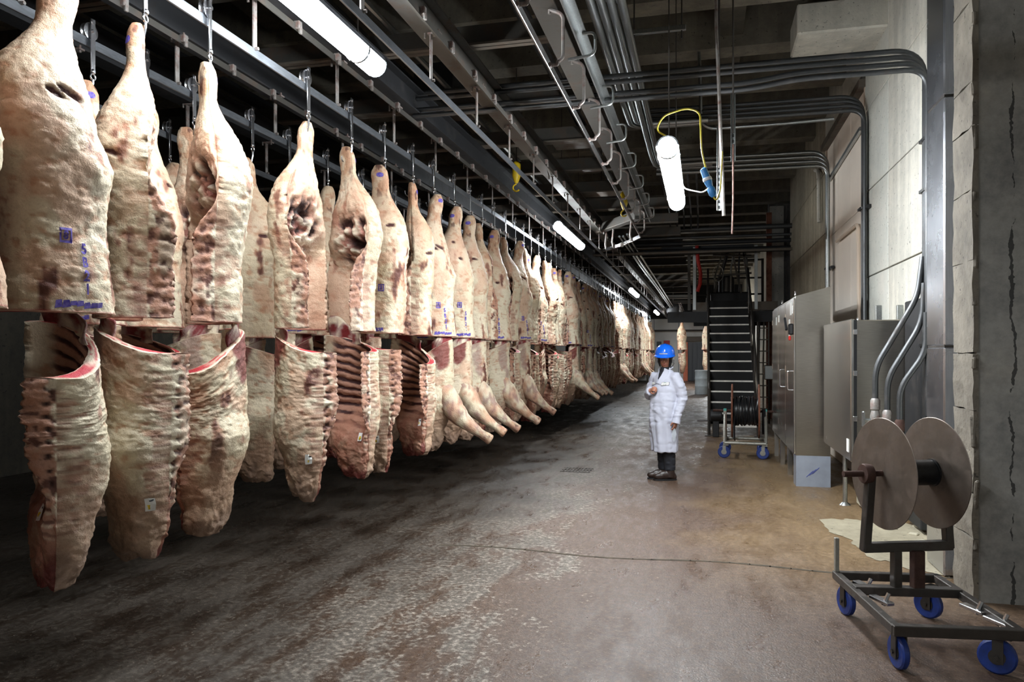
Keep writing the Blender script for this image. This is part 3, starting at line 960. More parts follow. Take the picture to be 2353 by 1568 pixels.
# near cart: empty reel on a wheeled frame
k1 = thing('reel_cart', 'empty steel cable reel on a low wheeled frame by the near column', 'cart', (1.19, 4.76, 0), math.radians(8))
fw, fl2, fz = .60, .96, .235
m = MB()
m.box((-fw / 2, 0, fz), (.045, fl2, .05), None, .004).build('frame_side', 'dark_frame', k1)
MB().box((fw / 2, 0, fz), (.045, fl2, .05), None, .004).build('frame_side', 'dark_frame', k1)
MB().box((0, -fl2 / 2, fz), (fw + .04, .05, .055), None, .004).build('frame_front', 'dark_frame', k1)
MB().box((0, fl2 / 2, fz), (fw + .04, .05, .05), None, .004).build('frame_rear', 'dark_frame', k1)
MB().box((0, .16, fz + .01), (fw, .07, .05), None, .004).build('cross_bar', 'dark_frame', k1)
MB().box((-.3, fl2 / 2 + .0, fz + .12), (.025, .03, .24), None, .003).build('stop_post', 'cart_frame', k1)
for sx_, sy_, a in ((-1, -1, .1), (1, -1, 1.0), (-1, 1, .2), (1, 1, .6)):
    caster(k1, (sx_ * (fw / 2 - .05), sy_ * (fl2 / 2 - .07), 0), .09, a, 'dark_frame')
for (x, y) in ((-.2, .28), (.25, -.1), (-.2, .0), (.28, -.3)):
    MB().box((x, y, fz - .0), (.05, .16, .02), .3, .004).cyl((x, y - .03, fz - .02), (x + .03, y - .03, fz + .05), .012, 6).build('latch', 'bright_steel', k1)
RA = math.radians(12.5)
for (x, mt, hw) in ((-.06, 'dark_frame', .05), (.06, 'axle_rust', .07)):
    MB().box((x, .16, fz + .13), (hw, .05, .24), RA, .004).build('post', mt, k1)
yo = bpy.data.objects.new('yoke', MB().box((0, 0, 0), (.56, .055, .055), None, .005).mesh('yoke'))
C.objects.link(yo)
yo.data.materials.append(M['dark_frame'])
yo.parent = k1
yo.location = (.01, .18, fz + .27)
yo.rotation_euler.z = RA
AZ = .94 - (fz + .27)
MB().bar((-.265, 0, -.02), (-.23, 0, AZ), .05, .05, .005).build('arm', 'dark_frame', yo)
MB().bar((.265, 0, -.02), (.23, 0, AZ), .05, .05, .005).build('arm', 'dark_frame', yo)
MB().cyl((-.40, 0, AZ), (.36, 0, AZ), .018, 10).lathe([(.055, -.30), (.06, -.29), (.055, -.25)], 14, 'X', (.02, 0, AZ)).build('axle', 'axle_rust', yo, True)
for x in (-.155, .165):
    MB().lathe([(.02, -.003), (.325, -.003), (.328, 0), (.325, .003), (.02, .003)], 64, 'X', (x, 0, AZ)).build('reel_flange', 'reel_steel', yo, True)
MB().lathe([(.075, -.155), (.075, .15), (.082, .151), (.082, .165)], 32, 'X', (0, 0, AZ)).build('reel_drum', 'black_cable', yo, True)
MB().cyl((.19, -.02, AZ - .24), (.34, -.02, AZ - .24), .012, 8).build('crank_pin', 'axle_rust', yo)

# far cart: reel with black cable
k2 = thing('reel_cart', 'rusty reel wound with black cable on a wheeled stand before the stairs', 'cart', (.66, 12.75, 0), math.radians(-3))
w2, l2, z2 = .62, .72, .24
for y in (-l2 / 2, l2 / 2):
    MB().tube([(-w2 / 2, y, z2), (w2 / 2, y, z2)], .026, 10).build('base_tube', 'cart_frame', k2, True)
for x in (-w2 / 2, w2 / 2):
    MB().tube([(x, -l2 / 2, z2), (x, l2 / 2, z2)], .024, 10).build('base_tube', 'cart_frame', k2, True)
    MB().tube([(x, -l2 / 2, z2), (x, -.1, .62), (x, 0, .68)], .024, 10).build('stand_leg', 'cart_frame', k2, True)
    MB().tube([(x, l2 / 2, z2), (x, .1, .62), (x, 0, .68)], .024, 10).build('stand_leg', 'cart_frame', k2, True)
    MB().lathe([(.03, -.025), (.036, -.02), (.036, .02), (.03, .025)], 14, 'X', (x, 0, .72)).build('bearing_clamp', 'teal_clamp', k2, True)
    MB().box((x, 0, .69), (.05, .12, .06), None, .01).build('bearing_block', 'cart_frame', k2)
MB().cyl((-.5, 0, .72), (.43, 0, .72), .02, 10).build('axle', 'axle_rust', k2, True)
for x in (-.2, .21):
    MB().lathe([(.03, -.012), (.43, -.012), (.435, 0), (.43, .012), (.03, .012)], 48, 'X', (x, 0, .72)).build('reel_flange', 'reel_rust', k2, True)
m = MB()
for i in range(17):
    x = -.18 + i * .0226
    R = .22 + random.uniform(-.012, .018)
    tl = random.uniform(-.05, .05)
    pts = [Vector((x + tl * math.sin(a + i), R * math.cos(a), .72 + R * math.sin(a))) for a in [2 * PI * q / 26 for q in range(27)]]
    m.tube(pts, .015, 6, False)
m.lathe([(.2, -.19), (.2, .2)], 24, 'X', (0, 0, .72))
m.tube([(-.17, -.2, .7), (-.165, -.22, .5), (-.165, -.2, .3), (-.16, -.1, .26)], .014, 6)
cbk = m.build('cable', 'black_cable', k2, True)
m = MB()
for i in range(3):
    pts = [Vector((.27 + .015 * i, .10 * math.cos(a), .56 + .2 * math.sin(a))) for a in [2 * PI * q / 20 for q in range(21)]]
    m.tube(pts, .013, 6, False)
m.build('cable_tail', 'black_cable', k2, True)
for sx_, sy_, a in ((-1, -1, .5), (1, -1, .55), (-1, 1, .4), (1, 1, 1.2)):
    caster(k2, (sx_ * (w2 / 2 - .02), sy_ * (l2 / 2 - .02), 0), .095, a + 1.0)

# ------------------------------------------------------------------ stairs, platform and its machinery
st = thing('steel_stairs', 'steep open steel stairs with pale tread edges leading to the platform', 'stairs', (.14, 15.75, 0))
SW_, RISE, RUN, NT_ = .90, .211, .262, 13
for i in range(NT_):
    z = RISE * (i + 1)
    y = .1 + RUN * i
    tr_ = MB().box((SW_ / 2, y + .13, z - .02), (SW_, .27, .035), None, .003).build('tread', 'dark_frame', st)
    MB().box((SW_ / 2, y + .01, z - .018), (SW_, .035, .06), None, .003).build('nosing', 'tread_edge', tr_)
    MB().box((SW_ / 2, y + .255, z + RISE / 2 - .02), (SW_, .006, RISE)).build('riser', 'dark_void', tr_)
top = RISE * NT_
ytop = .1 + RUN * NT_
for x in (-.02, SW_ + .02):
    MB().bar((x, -.05, .06), (x, ytop + .05, top + .02), .045, .24, .004).build('stringer', 'dark_frame', st)
    MB().tube(bend([(x, .06, .1), (x, .02, 1.02), (x, ytop, top + .98), (x, ytop + .35, top + 1.0)], .12), .024, 10).build('handrail', 'dark_frame', st, True)
    for k in range(3):
        f = .3 + .3 * k
        MB().cyl((x, ytop * f, top * f + .05), (x, ytop * f, top * f + .97), .02, 8).build('baluster', 'dark_frame', st)
    MB().cyl((x, -.12, .02), (x, -.12, .95), .03, 8).box((x, -.12, .01), (.16, .14, .02)).build('foot_post', 'dark_frame', st)
MB().cyl((-.25, -.1, .3), (-.02, -.1, .3), .018, 8).build('stub_pipe', 'bright_steel', st)
MB().box((SW_ / 2, .3, .3), (SW_, .05, .06)).build('cross_brace', 'dark_frame', st)
PX0, PX1, PY0, PY1 = -.25, 1.95, 15.75 + ytop + .02, 15.75 + ytop + 2.8
pt = thing('steel_platform', 'raised steel platform with checker plate edge at the stair top', 'platform', (0, 0, top))
MB().box(((PX0 + PX1) / 2, (PY0 + PY1) / 2, -.03), (PX1 - PX0, PY1 - PY0, .05)).build('deck', 'dark_frame', pt)
MB().box(((PX0 + PX1) / 2 - .1, PY0, .06), (PX1 - PX0 - .2, .01, .2)).build('toe_plate', 'joist_steel', pt)
MB().box(((PX0 + PX1) / 2 - .2, PY0 + .06, -.2), (PX1 - PX0 + .8, .12, .26)).build('edge_beam', 'beam_dark', pt)
MB().box(((PX0 + PX1) / 2, PY1 - .06, -.2), (PX1 - PX0, .12, .26)).build('edge_beam', 'beam_dark', pt)
for (x, y) in ((.45, PY1), (PX1 - .1, PY0 + .1), (PX1 - .1, PY1), (.3, PY0 + .2)):
    MB().box((x, y, -top / 2), (.1, .1, top)).build('support_post', 'reel_rust' if x > 1 else 'dark_frame', pt)
for (x, y, mt) in ((PX0 + .05, PY0, 'galvanised'), (PX0 - .08, PY0 + .1, 'beam_paint'), (1.25, PY0, 'galvanised'), (PX0 + .05, PY1, 'beam_paint'), (1.6, PY1, 'beam_paint')):
    MB().box((x, y, .75), (.07, .07, 1.55)).build('guard_post', mt, pt)
for z in (.55, 1.0, 1.5):
    MB().cyl((PX0, PY1, z), (1.6, PY1, z), .025, 8).build('guard_rail', 'beam_paint', pt)
MB().box((.1, PY0 + .1, 1.5), (2.2, .12, .12)).build('top_beam', 'beam_dark', pt)
mc = thing('platform_machine', 'dark machine with motor, frame and pipes standing on the platform', 'machine', (.7, PY0 + 1.4, top))
MB().box((0, 0, .25), (1.0, .9, .45), None, .03).build('base', 'beam_dark', mc)
MB().lathe([(.12, 0), (.2, .03), (.2, .4), (.14, .46)], 20, 'Z', (-.1, 0, .48)).build('motor', 'dark_frame', mc, True)
for (a, b) in (((-.5, -.4, .2), (-.1, -.3, 1.5)), ((.3, -.4, 1.5), (.5, -.4, .2)), ((-.35, -.45, .9), (.5, -.45, .95)), ((.05, -.42, 1.4), (.32, -.42, .1)), ((-.45, -.4, 1.45), (.5, -.4, 1.4))):
    MB().bar(a, b, .05, .05).build('strut', 'beam_paint', mc)
for k in range(5):
    MB().tube(bend([(-.4 + k * .2, -.3, .4), (-.4 + k * .2, -.3, .9 + .1 * k), (-.2 + k * .14, -.2, 1.5)], .1), .022, 8).build('pipe', 'conduit_steel' if k % 2 else 'cart_frame', mc, True)
MB().tube([Vector((-.32 + .13 * math.cos(a), -.5, .95 + .2 * math.sin(a))) for a in [2 * PI * q / 20 for q in range(21)]], .01, 6).build('hose_loop', 'cart_frame', mc, True)
MB().box((.28, -.5, .16), (.05, .05, .18), None, .01).build('yellow_handle', 'yellow_plastic', mc)
tag(MB().tube([(-.14, PY0 - .06, top + 1.55), (-.12, PY0 - .06, top + 1.2), (-.05, PY0 - .07, top + .85), (-.07, PY0 - .07, top + .6), (-.13, PY0 - .06, top + .42)], .045, 8).build('hose', 'red_plastic', None, True), 'red hose hanging on the post of the platform', 'hose')
# things beside and behind the stairs
tag(MB().box((1.62, 20.2, 2.6), (.13, .13, 5.2), None, .006).build('steel_post', 'reel_rust'), 'rust brown steel post at the recess behind the stairs', 'post')
for i, (x, y, r, mt) in enumerate(((1.35, 19.9, .025, 'galvanised'), (1.46, 19.9, .02, 'cart_frame'), (1.25, 20.3, .03, 'dark_frame'), (1.78, 20.9, .035, 'bright_steel'))):
    tag(MB().tube([(x, y, 0), (x, y, 1.4), (x + .03, y, 2.9)], r, 8).build('riser_pipe', mt, None, True), 'vertical pipe in the recess beside the stairs', 'pipe', 'pipes beside the stairs')
o = thing('wall_ladder', 'narrow dark ladder beside the stairs under the platform', 'ladder', (1.42, 19.4, 0))
for x in (-.13, .13):
    MB().box((x, 0, 1.35), (.03, .04, 2.7)).build('rail', 'dark_frame', o)
for i in range(9):
    MB().cyl((-.13, 0, .3 + i * .28), (.13, 0, .3 + i * .28), .013, 8).build('rung', 'cart_frame', o)
o = thing('control_box', 'small steel control box on the post beside the stairs', 'box', (1.5, 18.7, 1.2))
MB().box((0, 0, 0), (.22, .14, .34), None, .015).build('body', 'stainless', o)
MB().box((0, -.074, 0), (.19, .012, .3), None, .004).build('lid', 'galvanised', o)
MB().cyl((.0, 0, -1.2), (0, 0, -.16), .025, 8).build('stand', 'dark_frame', o)
o = thing('floor_pump', 'black pump standing on the floor under the stairs', 'pump', (.25, 15.3, 0))
MB().lathe([(.05, -.12), (.12, -.1), (.13, .0), (.12, .1), (.05, .12)], 18, 'X', (0, .2, .42)).build('motor', 'black_plastic', o, True)
MB().box((0, .2, .16), (.12, .16, .32), None, .01).build('foot', 'black_plastic', o)
o = thing('round_fan', 'round black hanging fan drum under the far dark soffit', 'fan', (-1.57, 42.0, 3.95))
MB().lathe([(.1, .36), (.32, .33), (.36, .2), (.36, -.06), (.28, -.18), (.1, -.22)], 24).build('drum', 'beam_dark', o, True)
MB().cyl((0, 0, .34), (0, 0, 1.66), .03, 8).build('stem', 'dark_frame', o)

# ------------------------------------------------------------------ beef sides
def _hash(ix, iy, iz, seed):
    h = (ix * 374761393 + iy * 668265263 + iz * 2147483647 + seed * 974711) & 0xffffffff
    h = ((h ^ (h >> 13)) * 1274126177) & 0xffffffff
    return ((h ^ (h >> 16)) & 0xffff) / 65535.0


def vnoise(p, scale, seed=0):
    q = p * scale
    i0 = np.floor(q).astype(np.int64)
    f = q - i0
    f = f * f * (3 - 2 * f)
    out = 0
    for dx in (0, 1):
        for dy in (0, 1):
            for dz in (0, 1):
                wgt = (f[..., 0] if dx else 1 - f[..., 0]) * (f[..., 1] if dy else 1 - f[..., 1]) * (f[..., 2] if dz else 1 - f[..., 2])
                out = out + wgt * _hash(i0[..., 0] + dx, i0[..., 1] + dy, i0[..., 2] + dz, seed)
    return out                                 # 0..1


def fbm(p, scale, seed=0, oct=3):
    o, a, s = 0, .5, 0
    for k in range(oct):
        o = o + a * vnoise(p, scale * 2 ** k, seed + k * 17)
        s += a
        a *= .5
    return o / s


def tab(d, pairs):
    xs, ys = zip(*pairs)
    # smooth interpolation
    v = np.interp(d, xs, ys)
    k = .03
    return (np.interp(d - k, xs, ys) + 2 * v + np.interp(d + k, xs, ys)) / 4


def sm(x, a, b):
    t_ = np.clip((x - a) / (b - a), 0, 1)
    return t_ * t_ * (3 - 2 * t_)


FAT = np.array(lin((230, 220, 198)))
FAT2 = np.array(lin((212, 200, 172)))
PINK = np.array(lin((206, 156, 130)))
TAN = np.array(lin((178, 132, 102)))
RED = np.array(lin((132, 36, 40)))
CUT = np.array(lin((186, 44, 58)))
MAROON = np.array(lin((72, 26, 24)))
DARK = np.array(lin((44, 16, 15)))
BONE = np.array(lin((204, 168, 146)))
RIB = np.array(lin((178, 132, 112)))
MEMB = np.array(lin((164, 136, 130)))


def mixc(c, k, f):
    f = np.clip(f, 0, 1)[..., None]
    return c * (1 - f) + k * f


class Quarter:
    """a lofted shell: outer fat face, inner bone face; a = spine to belly, b = outward, d = downward"""

    def __init__(s, kind, m, seed, no=52, ni=52, nd=150):
        s.kind, s.m, s.seed = kind, m, seed
        r = np.random.default_rng(seed)
        hind = kind == 'hind'
        L = 1.62 if hind else 1.27
        s.L = L
        d = np.linspace(0, L, nd) if not hind else L * np.linspace(0, 1, nd)
        j = lambda a=.05: 1 + r.uniform(-a, a)
        if hind:
            A = tab(d, [(0, .07), (.025, .125), (.08, .165), (.16, .165 * j()), (.23, .15), (.30, .18), (.40, .275 * j()), (.52, .385), (.64, .455 * j()), (.78, .50 * j()), (.92, .515 * j()), (1.05, .485), (1.2, .44 * j(.08)), (1.4, .455 * j()), (1.62, .49 * j())])
            B = tab(d, [(0, .05), (.03, .085), (.12, .10), (.23, .085), (.32, .13), (.44, .22), (.58, .31), (.75, .35 * j()), (1.0, .33), (1.2, .29), (1.62, .30 * j())])
            k_ = r.uniform(.4, 1.3)
            cc = tab(d, [(0, .05 * k_), (.25, .02 * k_), (.5, -.035 * k_), (.75, -.03 * k_), (.95, .01), (1.2, .02), (1.62, .03)])
            h = sm(d, .82, 1.15)
            pw = .72
        else:
            A = tab(d, [(0, .46 * j()), (.2, .465), (.45, .48 * j()), (.65, .485), (.8, .45 * j()), (.92, .40), (1.04, .345 * j()), (1.16, .30 * j()), (1.24, .25), (1.27, .18)])
            B = tab(d, [(0, .29), (.3, .30 * j()), (.52, .31 * j()), (.66, .36 * j(.08)), (.8, .33), (.92, .27), (1.05, .23), (1.2, .19), (1.27, .12)])
            cc = tab(d, [(0, .0), (.5, .005), (.75, .0), (1.0, -.03), (1.27, -.05 + r.uniform(-.03, .03))])
            h = 1 - sm(d, .58, .98)
            pw = .62
        phi = np.linspace(0, PI, no)
        phi_i = np.linspace(PI, 0, ni)
        sn = np.sin(phi) ** pw
        sni = np.sin(phi_i) ** pw
        Ad, Bd, cd_, hd = A[:, None], B[:, None], cc[:, None], h[:, None]
        ao = cd_ - Ad / 2 * np.cos(phi)[None]
        bo = Bd * .72 * sn[None] * (1 + .10 * np.cos(phi)[None])
        t_ = (.045 if hind else .05) + (.085 if hind else .075) * np.exp(-(phi_i / .62) ** 2)
        ai = cd_ - (Ad / 2 - .004) * np.cos(phi_i)[None]
        b_solid = -Bd * .28 * sni[None]
        b_hol = Bd * .72 * sni[None] * (1 + .10 * np.cos(phi_i)[None]) - t_[None] * np.ones_like(Ad)
        bi = b_solid * (1 - hd) + b_hol * hd
        a = np.concatenate([ao, ai], 1)
        b = np.concatenate([bo, bi], 1)
        dd = np.repeat(d[:, None], no + ni, 1)
        PH = np.concatenate([np.repeat(phi[None], nd, 0), np.repeat(phi_i[None], nd, 0)], 1)
        inner = np.concatenate([np.zeros((nd, no)), np.ones((nd, ni))], 1)
        p = np.stack([a, b, dd], -1)
        off = r.uniform(0, 50, 3)
        q = p + off
        big = fbm(q, 5, seed) - .5
        sml = fbm(q, 22, seed + 5) - .5
        fine = vnoise(q, 70, seed + 9) - .5
        # outward push
        cen = np.stack([np.repeat(cd_, no + ni, 1), np.repeat(Bd * .2, no + ni, 1), dd], -1)
        nrm = p - cen
        nrm[..., 2] = 0
        nrm /= (np.linalg.norm(nrm, axis=-1, keepdims=True) + 1e-6)
        nrm = np.where((inner * hd)[..., None] > .5, np.array([0, -1., 0]), nrm)
        leg = sm(dd, .3, .55) if hind else np.ones_like(dd)
        wr_ = fbm(q * np.array([.6, .6, 2.2]), 24, seed + 15) - .5
        ridg = 1 - np.abs(2 * fbm(q * np.array([1, 1, .7]), 9, seed + 21) - 1) * 2.2
        p = p + nrm * ((.034 * big + .013 * sml + .010 * fine + .010 * wr_ + .004 * ridg) * (.45 + .55 * leg))[..., None]
        # colour
        col = FAT + (FAT2 - FAT) * np.clip(.5 + 1.6 * big, 0, 1)[..., None]
        pk = fbm(q + 7, 7, seed + 30)
        col = mixc(col, PINK, sm(pk, .5, .68) * .55)
        col = mixc(col, TAN * 1.1, sm(-sml - .6 * wr_, .10, .24) * .7)
        spots = fbm(q * np.array([1, 1, .45]) + 19, 11, seed + 40, 4)
        col = mixc(col, RED * .5 + TAN * .5, sm(spots, .66, .74) * .8)
        col = mixc(col, MAROON, sm(spots, .72, .77) * .8)
        if hind:
            col = mixc(col, TAN, (1 - sm(dd, .22, .42)) * (.35 + .5 * sm(fbm(q, 14, seed + 3), .4, .6)))
            col = mixc(col, PINK, (1 - sm(dd, .5, .95)) * .3 * sm(dd, .2, .4))
            col = mixc(col, MAROON, sm(fbm(q * np.array([1, 1, .5]), 20, seed + 8), .62, .72) * (1 - sm(dd, .2, .4)) * .8)
            # openings on the outside of the round
            for k in range(2):
                ph0, d0 = r.uniform(.5, 2.5), r.uniform(.45, .8)
                sl, ln = r.uniform(-.6, .6), r.uniform(.12, .3)
                g = np.exp(-((PH - ph0) / ln) ** 2 - ((dd - d0 - sl * .12 * (PH - ph0)) / .02) ** 2) * (1 - inner)
                g = sm(g * (.4 + 1.2 * fbm(q, 26, seed + k)), .3, .6)
                col = mixc(col, MAROON * .8, g)
                p = p - nrm * (g * .018)[..., None]
            ind = inner * sm(dd, .42, .6)
            col = mixc(col, PINK * .9, ind * .45)
            # pelvic cavity: lumps, holes, exposed muscle
            cav = inner * np.exp(-((dd - .84) / .20) ** 2) * np.exp(-((PH - 1.2) / .95) ** 4)
            p[..., 1] += cav * .10
            lump = fbm(q * np.array([1.3, 1, 1]), 15, seed + 60)
            p[..., 1] += cav * (lump - .5) * .17
            col = mixc(col, RED * .8 + BONE * .2, cav * .9)
            col = mixc(col, DARK, sm(lump, .54, .64) * sm(cav, .12, .5))
            col = mixc(col, FAT, sm(1 - lump, .54, .64) * sm(cav, .1, .5) * .8)
            for k in range(3):
                ph0, d0 = 1.2 + r.uniform(-.5, .5), .8 + r.uniform(-.12, .16)
                g = inner * np.exp(-((PH - ph0) / .2) ** 2 - ((dd - d0) / .045) ** 2)
                p[..., 1] += g * .06
                col = mixc(col, DARK, g * 1.4)
            # flank inside
            fl = inner * sm(dd, 1.0, 1.15)
            col = mixc(col, PINK * .8 + FAT * .2, fl * .5)
            per, sp0 = .062, .98
        else:
            ind = inner * (1 - sm(dd, .75, .98))
            per, sp0 = .060, 0.
            warp = (fbm(q, 9, seed + 77) - .5)
            rib = np.sin(2 * PI * (dd / .078 + PH * .34 + warp * .55))
            rz_ = ind * sm(PH, .30, .5) * (1 - sm(PH, 2.5, 2.9))
            p[..., 1] -= rz_ * (.007 + .008 * warp) * np.clip(rib * 1.5, -1, 1)
            col = mixc(col, RIB, rz_)
            col = mixc(col, PINK * .7 + MAROON * .3, rz_ * sm(fbm(q, 18, seed + 78), .45, .65) * .8)
            col = mixc(col, MAROON, rz_ * sm(-rib, .1, .5))
            col = mixc(col, DARK, rz_ * sm(-rib, .55, .85) * .7)
            low = sm(dd, .8, 1.0)
            mott = fbm(q * np.array([1, 1, .6]), 15, seed + 70)
            col = mixc(col, RED * .6 + TAN * .4, np.maximum(inner * sm(dd, .72, .9), low * .8) * (.45 + .5 * sm(mott, .42, .6)))
            col = mixc(col, MAROON, low * sm(mott, .58, .68) * .8)
            col = mixc(col, MAROON, sm(dd, 1.2, 1.25) * .9)
            rag = fbm(q * np.array([1, 1, .5]), 12, seed + 93) - .5
            p[..., 2] += sm(dd, .95, 1.22) * rag * .10
            p = p + nrm * (sm(dd, .9, 1.1) * (.05 * (fbm(q, 16, seed + 94) - .5)))[..., None]
            col = mixc(col, PINK * .5 + RED * .22 + TAN * .1, sm(dd + .8 * rag, .70, .98) * .72)
            col = mixc(col, MAROON * .8 + RED * .3, sm(dd + .5 * rag, 1.12, 1.22) * .85)
            # bare purple muscle on the outside below the cut
            if seed % 3 == 0:
                g = (1 - inner) * np.exp(-((PH - 1.9 - .8 * dd) / .55) ** 2) * (1 - sm(dd, .1, .55))
                col = mixc(col, RED * .75, sm(g * (.1 + 1.6 * fbm(q, 8, seed + 2, 4)), .38, .62) * .9)
            else:
                g = (1 - inner) * np.exp(-((PH - 2.0 - .5 * dd) / .45) ** 2) * (1 - sm(dd, .2, .8))
                col = mixc(col, MEMB * .85 + RED * .15, sm(g * (.1 + 1.6 * fbm(q, 7, seed + 2, 4)), .38, .66) * .7)
            col = mixc(col, FAT2 * .75, (1 - inner) * sm(dd, .5, 1.0) * .4)
        # split spine: row of vertebrae along the dorsal edge of the inner face and on the edge itself
        sp = np.clip(inner * (1 - sm(PH, .42, .56)) + (1 - inner) * (1 - sm(PH + 1.2 * sml + .8 * big, .06, .14)) * .6, 0, 1)
        sp = sp * (sm(dd, sp0 - .05, sp0 + .1) if hind else (1 - sm(dd, .95, 1.08)))
        wv = fbm(q, 13, seed + 88) - .5
        ver = np.sin(2 * PI * dd / per + 5 * wv)
        ver2 = np.sin(2 * PI * dd / per + 1.2 + 3 * PH)
        push = np.where(inner > .5, -1., -.0)
        p[..., 1] += sp * push * (.008 + (.0025 if hind else .004) * ver + .03 * wv)
        p[..., 0] -= sp * inner * .02 * wv * np.exp(-(PH / .35) ** 2)
        col = mixc(col, BONE * .75 + RED * .25, sp * .9)
        col = mixc(col, PINK * .6 + MAROON * .4, sp * sm(fbm(q, 22, seed + 90), .45, .62) * .8)
        col = mixc(col, MAROON, sp * sm(-ver, .35, .8) * (.45 if hind else .7))
        col = mixc(col, FAT, sp * sm(ver2, .6, .9) * .5)
        # rim blood at the cut end
        if hind:
            col = mixc(col, CUT * .8, sm(dd, L - .012, L) * .6)
        else:
            # spine side of the cut face drops lower than the belly side
            u = np.clip((p[..., 0] - (cd_ - Ad / 2)) / Ad, 0, 1)
            p[..., 2] += ((.28 if seed in (300 + 21, 300) else r.uniform(.12, .19)) * (1 - u) ** 1.25) * (1 - sm(dd, 0, .7))
        ne = 12
        wv_ = (np.arange(ne) + 1) / (ne + 1)
        pd = p[:, -1:, :] * (1 - wv_)[None, :, None] + p[:, :1, :] * wv_[None, :, None]
        thick = np.abs(p[:, -1, 1] - p[:, 0, 1])[:, None]
        dq = pd + off
        Wd = np.repeat(wv_[None], nd, 0)
        Dd = pd[..., 2]
        n_a, n_b = fbm(dq, 30, seed + 91) - .5, fbm(dq, 12, seed + 92) - .5
        on = np.clip(thick / .06, 0, 1) * (1 if not hind else 1)
        vb = 2 * PI * Dd / per + 6 * n_b + 3 * n_a
        bumpy = .010 * np.sin(PI * Wd) + .0025 * np.cos(vb) * np.sin(PI * Wd) + .024 * n_a + .02 * n_b * np.sin(PI * Wd)
        pd[..., 0] -= on * bumpy
        cdl = mixc(np.broadcast_to(BONE * .7 + RED * .3, pd.shape).copy(), PINK * .75 + MAROON * .25, sm(n_a, -.06, .12))
        cdl = mixc(cdl, FAT * .9, sm(n_b, .05, .16) * .6)
        cdl = mixc(cdl, MAROON, sm(-n_a, .07, .17) * .8)
        cen_w = .70 if not hind else .35
        oval = np.exp(-((Wd - cen_w) / .15) ** 2) * sm(-np.cos(vb), .25, .75)
        cdl = mixc(cdl, DARK if not hind else MAROON, oval * (1.0 if not hind else .4) * (on if hind else on * (1 - sm(Dd, .75, .95))))
        pd[..., 0] += on * oval * (.008 if not hind else .003)
        cdl = mixc(cdl, FAT, sm(Wd + 1.2 * n_b + .6 * n_a, .80, .92))
        low_ = sm(Dd, .85, 1.05) if not hind else 0 * Dd
        cdl = mixc(cdl, RED * .45 + TAN * .45, low_ * .7)
        if hind:
            cdl = mixc(cdl, FAT2, (1 - sm(Dd, .75, 1.0)))
        p = np.concatenate([p, pd], 1)
        col = np.concatenate([col, cdl], 1)
        s.p, s.col, s.no, s.ni, s.nd, s.ne = p, np.clip(col, 0, 1), no, ni, nd, ne
        s.phi, s.d = phi, d

    def xf(s, p):                              # to object space
        q = np.array(p, dtype=float)
        q[..., 0] *= -s.m
        q[..., 2] *= -1
        return q

    def mesh(s, name):
        n = s.no + s.ni + s.ne
        v = s.xf(s.p).reshape(-1, 3)
        i, k = np.meshgrid(np.arange(s.nd - 1), np.arange(n), indexing='ij')
        k2 = (k + 1) % n
        f = np.stack([i * n + k, i * n + k2, (i + 1) * n + k2, (i + 1) * n + k], -1).reshape(-1, 4)
        if s.m < 0:
            f = f[:, ::-1]
        faces = f.tolist()
        verts = v.tolist()
        cols = s.col.reshape(-1, 3).tolist()
        ends = [s.nd - 1] if s.kind == 'fore' else [0]
        for e in ends:                         # closed narrow end
            ring = s.xf(s.p[e])
            verts.append(ring.mean(0).tolist())
            cols.append((TAN if s.kind == 'hind' else MAROON * .7 + RED * .3).tolist())
            b_ = e * n
            faces += [[b_ + q, b_ + (q + 1) % n, len(verts) - 1] for q in range(n)]
        return colmesh(name, verts, faces, cols)

    def cut(s, name):                          # the sawn cut face between outer and inner edge
        e = s.nd - 1 if s.kind == 'hind' else 0
        o = s.p[e, :s.no]
        i_ = s.p[e, s.no:s.no + s.ni][::-1]
        i_ = np.stack([np.interp(np.linspace(0, 1, s.no), np.linspace(0, 1, s.ni), i_[:, q]) for q in range(3)], -1)
        st_ = [0, .12, .26, .5, .75, .92, 1]
        g = np.stack([o * (1 - f) + i_ * f for f in st_], 1)      # no x 7
        ph = s.phi
        zo = .006 * np.sin(np.array(st_) * PI)[None, :] + .004 * (fbm(g + 3, 30, s.seed) - .5)
        g[..., 2] += zo if s.kind == 'hind' else -zo
        q = g + 5
        col = np.broadcast_to(FAT, g.shape).copy()
        f_ = np.array(st_)[None, :] * np.ones((s.no, 1))
        red = sm(f_, .08, .26) * (1 - sm(f_, .90, 1.0))
        nz = fbm(q, 26, s.seed + 1)
        eye = np.exp(-((ph[:, None] - .45) / .5) ** 4)
        col = mixc(col, CUT, red * np.clip(eye + sm(nz, .42, .56), 0, 1))
        col = mixc(col, FAT, (1 - eye) * np.exp(-((f_ - .5) / .1) ** 2) * .8)
        col = mixc(col, BONE, np.exp(-((ph[:, None] - .05) / .1) ** 2) * .6)
        v = s.xf(g).reshape(-1, 3)
        i, k = np.meshgrid(np.arange(s.no - 1), np.arange(6), indexing='ij')
        f = np.stack([i * 7 + k, i * 7 + k + 1, (i + 1) * 7 + k + 1, (i + 1) * 7 + k], -1).reshape(-1, 4)
        return colmesh(name, v.tolist(), f.tolist(), col.reshape(-1, 3).tolist())

